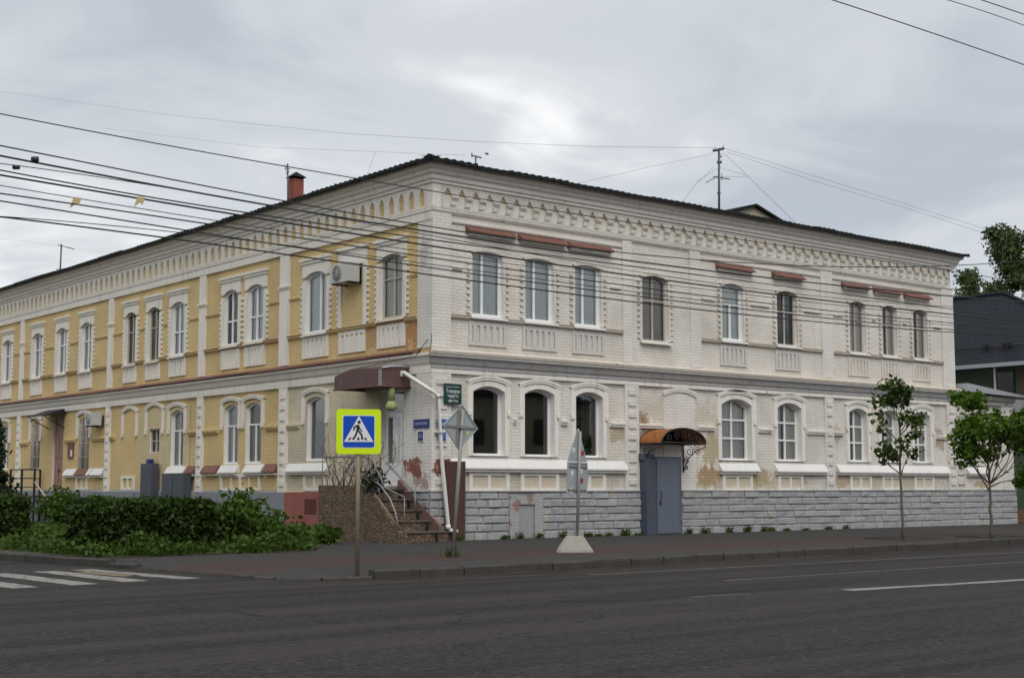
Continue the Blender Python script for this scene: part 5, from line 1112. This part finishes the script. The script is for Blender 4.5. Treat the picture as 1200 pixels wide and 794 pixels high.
# birches behind the neighbour house
def birch(name, px, pytop, dist, wpx, label, dens, nlimb=26):
    top = atD(px, pytop, dist); b = Vector((top.x, top.y, -.16)); hgt = top.z + .16; wd = wpx / 1656 * dist; T = thing(name, b, label, 'tree', 'trees behind the green house')
    mb = MB(); tips = []; mb.tube([b + Vector((rnd.gauss(0, .1), rnd.gauss(0, .1), hgt * k / 10)) for k in range(10)], [.22 * (1 - k / 11) for k in range(10)], 7)
    lp = []
    for k in range(nlimb):
        h = hgt * (.3 + .68 * (k + rnd.random()) / nlimb); a_ = rnd.uniform(0, 6.28); rr = wd * .5 * (1 - .65 * max(0, (h / hgt - .45) / .55)) * rnd.uniform(.5, 1.1)
        p = b + Vector((0, 0, h - .25 * rr)); q = p + Vector((math.cos(a_) * rr, math.sin(a_) * rr, rr * .7)); e2 = q + Vector((math.cos(a_) * .25, math.sin(a_) * .25, -rnd.uniform(.4, 1.1)))
        mb.tube([p, p.lerp(q, .5) + Vector((0, 0, .15 * rr)), q, e2], [.05, .035, .02, .01], 4)
        for t_ in range(5):
            c = p.lerp(q, .35 + .16 * t_) + Vector((rnd.gauss(0, .2), rnd.gauss(0, .2), 0)); drop = rnd.uniform(.4, 1.5)
            for j in range(int(dens)): u = rnd.random(); lp.append(c + Vector((rnd.gauss(0, .2), rnd.gauss(0, .2), .25 - drop * u)))
    mb.build('trunk', 'birchbark', T); mb = MB(); leaves(mb, lp, .12); mb.build('crown', 'birchleaf', T, fix=False)
birch('birch_tree', 1180, 268, 82, 112, 'tall birch with drooping branches behind the green house roof', 120, 40)
birch('birch_tree', 1133, 312, 88, 60, 'smaller dark birch between the white wall end and the tall birch', 110, 26)
birch('birch_tree', 1213, 300, 90, 60, 'birch partly behind the tall birch, showing beyond the roof hip', 100, 26)
# hedges
def hedge(name, x0, x1, y0, y1, h, label, n, parent_group='clipped hedges'):
    T = thing(name, ((x0 + x1) / 2, (y0 + y1) / 2, 0), label, 'hedge', parent_group); mb = MB(); pts_ = []
    for k in range(n):
        x, y, z = rnd.uniform(x0, x1), rnd.uniform(y0, y1), rnd.uniform(.03, h)
        q = rnd.random()
        if q < .36: z = h + rnd.gauss(0, .045) + .05 * math.sin(x * 4 + y * 3)
        elif q < .62: y = y0 + rnd.gauss(0, .06) + .05 * math.sin(x * 5 + z * 4)
        elif q < .8: x = x0 + rnd.gauss(0, .06) + .05 * math.sin(y * 5 + z * 4)
        elif q < .92: x = x1 + rnd.gauss(0, .06)
        pts_.append((x, y, z))
    leaves(mb, pts_, .075); mb.build('foliage', 'hedgeleaf', T, fix=False)
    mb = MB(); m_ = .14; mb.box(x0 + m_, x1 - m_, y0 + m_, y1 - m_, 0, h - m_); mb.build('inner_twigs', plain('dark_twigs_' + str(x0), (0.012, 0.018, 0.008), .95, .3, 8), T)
hedge('clipped_hedge', -10.0, -7.25, -1.9, -.75, 1.03, 'long clipped green hedge on the verge beside the crossing', 15000)
hedge('clipped_hedge', -10.5, -8.9, 4.6, 12, 1.12, 'clipped green hedge in front of the black iron stair', 11000)
def bush(name, c, rx, ry, h, n, label, leafm='bushleaf', size=.085, shoots=10, group='bushes along the side wall'):
    T = thing(name, (c[0], c[1], 0), label, 'bush', group); mb = MB(); pts_ = []; st = MB()
    for k in range(shoots):
        a_ = rnd.uniform(0, 6.28); r_ = rnd.random() ** .5; e_ = Vector((c[0] + rx * r_ * math.cos(a_), c[1] + ry * r_ * math.sin(a_), h * rnd.uniform(.6, 1.15) * (1 - .45 * r_ * r_)))
        b = Vector((c[0] + rnd.gauss(0, .1), c[1] + rnd.gauss(0, .1), -.02)); mid_ = b.lerp(e_, .55) + Vector((0, 0, .1 * h)); st.tube([b, mid_, e_], [.015, .01, .005], 4)
        for j in range(n // shoots): u = rnd.random() ** .7; p = b.lerp(mid_, u * 2) if u < .5 else mid_.lerp(e_, u * 2 - 1); pts_.append(p + Vector((rnd.gauss(0, .12), rnd.gauss(0, .12), rnd.gauss(0, .09))))
    st.build('stems', 'bark', T); leaves(mb, pts_, size); mb.build('foliage', leafm, T, fix=False)
def bg(px, py): p = onG(px, py); return (p.x, p.y)
bush('leafy_bush', bg(278, 643), .75, .9, 1.35, 3000, 'loose leafy bush with upright shoots between the hedge and the pink plinth', shoots=26)
bush('leafy_bush', bg(300, 640), .7, .7, .95, 1800, 'lower leafy bush beside the upright shoots near the pink plinth', shoots=20)
bush('leafy_bush', bg(340, 641), .5, .5, .5, 900, 'small leafy clump against the pink brick plinth', shoots=16)
bush('leafy_bush', bg(378, 637), .4, .4, .42, 700, 'small leafy clump against the stone side of the entrance steps', shoots=14)
bush('leafy_bush', (-2.0, 15.5), .8, 1.3, 1.25, 2000, 'rounded bush in front of the tall narrow grey cabinet', shoots=24)
bush('leafy_bush', (-2.2, 19.6), .9, 1.2, 1.3, 2200, 'rounded bush between the grey cabinets and the black iron stair', shoots=24)
# a spruce-like tree at the picture's left edge
bt = atD(-9, 585, 44); T = thing('dark_tree', (bt.x, bt.y, 0), 'dark green tree overhanging the hedge in front of the yellow wall end', 'tree')
mb = MB(); mb.tube([(bt.x, bt.y, -.05), (bt.x, bt.y, 1.5), (bt.x + .05, bt.y, 3.2)], [.09, .07, .02], 7); mb.build('trunk', 'bark', T); mb = MB(); pts_ = []
for k in range(60):
    z = rnd.uniform(.9, 3.2); a_ = rnd.uniform(0, 6.28); ln = (3.6 - z) * .34 * rnd.uniform(.6, 1.1)
    for j in range(45): u = rnd.random(); pts_.append((bt.x + math.cos(a_) * ln * u + rnd.gauss(0, .07), bt.y + math.sin(a_) * ln * u + rnd.gauss(0, .07), z - .25 * u + rnd.gauss(0, .07)))
leaves(mb, pts_, .11); mb.build('crown', 'conif', T, fix=False)
# verge ground cover
mb = MB()
def blade(p, h, sp=.3):
    a_ = rnd.uniform(0, 6.28); w_ = .012; dx_, dy_ = math.cos(a_) * w_, math.sin(a_) * w_; lx_, ly_ = rnd.gauss(0, sp) * h, rnd.gauss(0, sp) * h
    mb.face([mb.P(p[0] - dx_, p[1] - dy_, p[2]), mb.P(p[0] + dx_, p[1] + dy_, p[2]), mb.P(p[0] + lx_, p[1] + ly_, p[2] + h)])
def inverge(x, y): return (-10.3 - .09 * max(0, y + 3)) < x < (-.15 if y > 3 else -1.75) and y > -2.95 + .12 * math.sin(x * 3) and not (x > -5.6 and y < -2.9 + (x + 5.4) * 1.45)
cnt = 0
while cnt < 26000:
    x, y = rnd.uniform(-11, -.1), -3.4 + 24 * rnd.random() ** 1.7
    if not inverge(x, y): continue
    cnt += 1; blade((x, y, 0), rnd.uniform(.08, .26))
pts_ = []
while len(pts_) < 16000:
    x, y = rnd.uniform(-11, -.1), -3.35 + 18 * rnd.random() ** 2.2
    if inverge(x, y): hh_ = .26 + .14 * math.sin(x * 2.3 + y) + .08 * math.sin(x * 6); pts_.append((x, y, rnd.uniform(.01, max(.06, hh_))))
leaves(mb, pts_, .085, elong=1.3); o = mb.build('verge_plants', 'grass', None, fix=False); o['kind'] = 'stuff'; o['label'] = 'low green weeds and grass covering the verge'; o['category'] = 'grass'
# weed tufts at the plinth foot
for k, px in enumerate([592, 612, 632, 655, 684, 700, 715, 728, 742, 757, 806, 829, 852, 876, 893, 905, 925, 940, 966, 990, 531, 541]):
    p = onR(px, 620, -.16); s_ = p.x + rnd.uniform(-.2, .2); mb = MB(); nb_ = rnd.randint(25, 60); hg = rnd.uniform(.08, .26)
    for j in range(nb_): blade((s_ + max(-.2, min(.2, rnd.gauss(0, .08))), -.17 + rnd.gauss(0, .03), 0), hg * rnd.uniform(.5, 1.2), .4)
    leaves(mb, [(s_ + max(-.2, min(.2, rnd.gauss(0, .08))), -.18 + rnd.gauss(0, .04), rnd.uniform(0, hg * .7)) for _ in range(30)], .05)
    tag(mb.build('weed_tuft', 'grass', None, fix=False), 'small green weed tuft growing along the foot of the grey stone plinth', 'weed', 'weeds along the plinth foot')
for px, py, lb in ((529, 652, 'small weed tuft at the foot of the leaning sign post'),):
    p = onG(px, py); mb = MB()
    for j in range(60): blade((p.x + rnd.gauss(0, .08), p.y + rnd.gauss(0, .08), 0), rnd.uniform(.08, .3), .3)
    tag(mb.build('weed_tuft', 'grass', None, fix=False), lb, 'weed')

# ================================================================== ROOF ANTENNAS AND WIRES
def pole_thing(name, label, pts_, rad, cross, cat='antenna'):
    T = thing(name, pts_[0], label, cat); mb = MB(); mb.tube(pts_, rad, 6); mb.build('mast', 'antenna', T)
    for nm, q, r_ in cross: mb = MB(); mb.tube(q, r_, 5); mb.build(nm, 'antenna', T)
    return T
Ym = 3.0
def rr(x, y): return onR(x, y, Ym)
p0, p1 = rr(842.5, 252), rr(842.5, 174)
T = pole_thing('radio_mast', 'tall roof mast with a cluster of small antennas beside the dormer', [Vector((p0.x, Ym, 10.3)), p1], .045,
    [('crossbar', [rr(836, 176.5), rr(848, 174)], .05), ('arm', [rr(842, 180), rr(846, 184)], .03), ('yagi_boom', [rr(836, 207), rr(855, 210)], .02), ('yagi_boom', [rr(827, 214), rr(842, 206)], .015), ('yagi_rod', [rr(846, 203), rr(846, 212)], .012), ('whip', [rr(838, 172), rr(838, 176)], .012), ('whip', [rr(847.5, 170), rr(847.5, 176)], .012), ('bracket', [rr(841, 190), rr(845, 190)], .05), ('bracket', [rr(841, 226), rr(844, 226)], .035)])
mb = MB(); c = rr(844.8, 181.5); mb.tube([c + Vector((0, -.05, 0)), c + Vector((0, .05, 0))], .09, 8); mb.build('white_box', 'pvc', T)
def guy(pts_, rad, label, mat='cableg', grp='thin roof wires', name='roof_wire'):
    mb = MB(); mb.tube(pts_, rad * .55, 4); tag(mb.build(name, mat), label, 'wire', grp)
GL = 'thin grey wire strung between the roof antennas'
for q in ([(836, 196), (814, 218), (797, 240)], [(849, 180), (880, 210), (937, 266)], [(842, 196), (873, 205)], [(844, 207), (876, 207)], [(842, 197), (816, 213)], [(836, 180), (760, 196), (672, 216)], [(850, 174), (960, 208), (1080, 245), (1160, 270)], [(852, 178), (960, 214), (1060, 243), (1150, 272)]): guy([onR(x, y, Ym) for x, y in q], .011, GL)
def at(x, y, X): return onL(x, y, X)
guy([onL(0, 107, 6), onL(200, 135, 6), onL(400, 156, 6)] + [onR(560, 166, 6), onR(700, 172, 4.5), onR(836, 173, Ym)], .012, GL); guy([onL(120, 150, 7), onL(300, 172, 7), onR(545, 182, 7)], .01, GL); guy([onL(428, 211, 5), onL(440, 178, 5)], .008, GL); guy([onL(0, 279, 9), onL(70, 288, 9), onL(138, 298, 9)], .01, GL)
X_ = 1.6
pole_thing('tv_antenna', 'thin aerial mast standing beside the red chimney', [Vector((X_, onL(338, 240, X_).y, 10.1)), onL(337, 192, X_)], .03, [('rod', [onL(334, 197, X_), onL(340, 198, X_)], .014), ('rod', [onL(335, 203, X_), onL(339, 201, X_)], .014), ('rod', [onL(334.5, 200, X_), onL(334, 193, X_)], .012)])
pole_thing('tv_antenna', 'low aerial with a short boom near the hip of the side roof', [Vector((X_, onL(400, 225, X_).y, 10.1)), onL(399, 216, X_)], .025, [('boom', [onL(392, 215.5, X_), onL(411, 218.5, X_)], .018)])
pole_thing('tv_antenna', 'T shaped aerial on the street roof close to the building corner', [Vector((onR(557, 205, 1.6).x, 1.6, 10.1)), onR(557.5, 184, 1.6)], .025, [('boom', [onR(552.5, 182, 1.6), onR(564, 185, 1.6)], .022), ('rod', [onR(553, 179, 1.6), onR(553, 184, 1.6)], .016), ('rod', [onR(569, 180, 1.6), onR(572, 180.5, 1.6)], .03)])
pole_thing('tv_antenna', 'slim aerial mast at the far end of the side roof', [Vector((X_, onL(70, 325, X_).y, 10.1)), onL(72, 286, X_)], .035, [('boom', [onL(68, 287, X_), onL(87, 292, X_)], .02), ('rod', [onL(66, 315, X_), onL(78, 318, X_)], .018)])
# overhead cables along the street
def fit(pts_, deg=3):
    import numpy as np
    xs = np.array([p[0] for p in pts_], float) / 600 - 1; ys = np.array([p[1] for p in pts_], float); c = np.polyfit(xs, ys, min(deg, len(pts_) - 1)); return lambda x: float(np.polyval(c, x / 600 - 1))
WG = 'overhead cables along the street'; WL = 'black overhead cable strung along the street in front of the facade'
cab = [([(0, 133), (220, 175.5), (428, 211), (492, 221), (780, 266), (1000, 302), (1200, 330)], .013, -8.2), ([(0, 170), (43, 180), (260, 222), (336, 234), (520, 270), (780, 300), (960, 312), (1200, 306)], .016, -8.0),
       ([(0, 181.5), (260, 233), (520, 275), (780, 304), (960, 335), (1100, 352), (1200, 349)], .022, -8.4), ([(0, 192.5), (166, 213), (300, 238), (520, 281), (780, 322), (1200, 362)], .010, -8.6), ([(0, 199), (260, 245), (520, 285), (780, 310), (960, 347), (1200, 373)], .016, -8.3),
       ([(0, 205), (260, 248.5), (520, 291), (780, 327), (960, 352), (1200, 376)], .022, -8.1), ([(0, 217), (260, 260), (520, 299), (780, 330), (960, 358), (1200, 380)], .010, -8.5), ([(0, 226), (240, 263), (520, 305), (780, 335), (960, 368), (1200, 384)], .016, -8.7),
       ([(0, 235), (227, 272), (520, 316), (750, 345), (960, 374), (1200, 392)], .016, -8.2), ([(0, 253.5), (260, 289), (520, 323), (780, 357), (960, 379), (1200, 393)], .018, -8.4), ([(0, 253.5), (260, 278), (520, 312), (780, 346), (960, 368), (1200, 386)], .010, -8.6)]
for pts_, rad, Yp in cab:
    fn = fit(pts_); q = [onR(x, fn(x), Yp) for x in range(-60, 1280, 40)]; mb = MB(); mb.tube(q, rad * .75, 5); tag(mb.build('overhead_cable', 'cable'), WL, 'cable', WG)
for pts_, rad in (([(975, 0), (1087, 37), (1200, 76)], .012), ([(1110, 0), (1155, 14), (1200, 30)], .009), ([(1150, 0), (1200, 17)], .012)):
    fn = fit(pts_, 2); q = [onR(x, fn(x), -13.5) for x in range(880, 1320, 20)]; mb = MB(); mb.tube(q, rad, 5); tag(mb.build('street_cable', 'cable'), 'cable crossing the sky high above the street, clear of the roofs', 'cable', 'cables high above the street')
for px, py, Yp in ((88, 238, -8.7), (163, 237, -8.5)):
    c = onR(px, py, Yp); mb = MB(); a_ = .12; q = [c + rv * x + Vector((0, 0, z)) for x, z in ((-.02, .1), (.1, .08), (.06, -.04), (.02, .0), (-.08, -.08))]; A1 = [mb.P(*p) for p in q]; A2 = [mb.P(*(p + Vector((0, .015, 0)))) for p in q]; mb.face(A1); mb.face(A2[::-1])
    for k in range(5): mb.face([A1[k], A1[(k + 1) % 5], A2[(k + 1) % 5], A2[k]])
    tag(mb.build('cable_tag', plain('faded_yellow_tag' + str(px), (0.5, .4, .2), .7)), 'faded yellow rag caught on the overhead cables', 'tag', 'yellow tags on the cables')
for px, py, Yp in ((41, 187, -8.4), (19, 196, -8.6)):
    c = onR(px, py, Yp); mb = MB(); mb.tube([c - rv * .05, c + rv * .05], .05 if px > 30 else .035, 7); tag(mb.build('cable_clamp', 'cable'), 'small black clamp on an overhead cable', 'clamp', 'clamps on the cables')
# cable on the facade near the corner
mb = MB(); mb.tube([(-.08, -.08, 5.45), (-.12, -.11, 5.2), (-.28, -.27, 4.98), (-.28, -.27, 4.85), (-.13, -.13, 4.5)], .009, 5); mb.tube([(-.08, .1, 5.3), (-.3, .35, 4.85), (-.32, 1.0, 4.8), (-.3, 2.2, 4.75), (-.3, 3.3, 4.7)], .012, 5); tag(mb.build('facade_cable', 'cable'), 'loose black cables bunched on the building corner above the canopy', 'cable')

# ================================================================== street opposite (behind the camera: seen in the window panes)
def opposite(x0, x1, y0, h, mat, label):
    T = thing('opposite_house', ((x0 + x1) / 2, y0, -.14), label, 'building', 'houses across the street'); mb = MB(); mb.box(x0, x1, y0 - 12, y0, -.14, h); mb.build('wall', mat, T)
    mb = MB(); A4 = [mb.P(x, y, h) for x, y in ((x0 - .4, y0 + .4), (x1 + .4, y0 + .4), (x1 + .4, y0 - 12.4), (x0 - .4, y0 - 12.4))]; t1, t2 = mb.P(x0 + 5, y0 - 6, h + 3), mb.P(x1 - 5, y0 - 6, h + 3)
    for q in ((A4[0], A4[1], t2, t1), (A4[1], A4[2], t2), (A4[2], A4[3], t1, t2), (A4[3], A4[0], t1), A4): mb.face(q)
    mb.build('roof', 'roof', T); src = None; x = x0 + 1.2
    while x < x1 - 2:
        for z in [.9 + 3.1 * k for k in range(int((h - 1.5) / 3.1) + 1)]:
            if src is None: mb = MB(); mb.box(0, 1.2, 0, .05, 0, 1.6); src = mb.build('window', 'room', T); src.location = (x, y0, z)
            else: share(src, 'window', (x, y0, z), T)
        x += 2.6
opposite(-46, -24.5, -37, 7.2, 'yellow2', 'two storey cream house across the street, west of the other')
opposite(-23, 6, -38, 9.6, 'pink', 'three storey red brick house across the street')
opposite(8, 40, -37, 7.0, 'cream', 'two storey cream house across the street, east of the red brick house')

T = thing('opposite_house', (-33, 14, -.14), 'two storey ochre house across the side street', 'building', 'houses across the street')
mb = MB(); mb.box(-42, -31, -4, 34, -.14, 7.6); mb.build('wall', 'yellow2', T)
mb = MB(); A4 = [mb.P(x, y, 7.6) for x, y in ((-30.6, -4.4), (-30.6, 34.4), (-42.4, 34.4), (-42.4, -4.4))]; t1, t2 = mb.P(-36.5, 1, 10.4), mb.P(-36.5, 29, 10.4)
for q in ((A4[0], A4[1], t2, t1), (A4[1], A4[2], t2), (A4[2], A4[3], t1, t2), (A4[3], A4[0], t1), A4): mb.face(q)
mb.build('roof', 'roof', T); src = None
for k in range(13):
    for z in (.9, 4.3):
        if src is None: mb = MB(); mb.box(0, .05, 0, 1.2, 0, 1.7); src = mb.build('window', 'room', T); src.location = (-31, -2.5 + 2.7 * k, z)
        else: share(src, 'window', (-31, -2.5 + 2.7 * k, z), T)
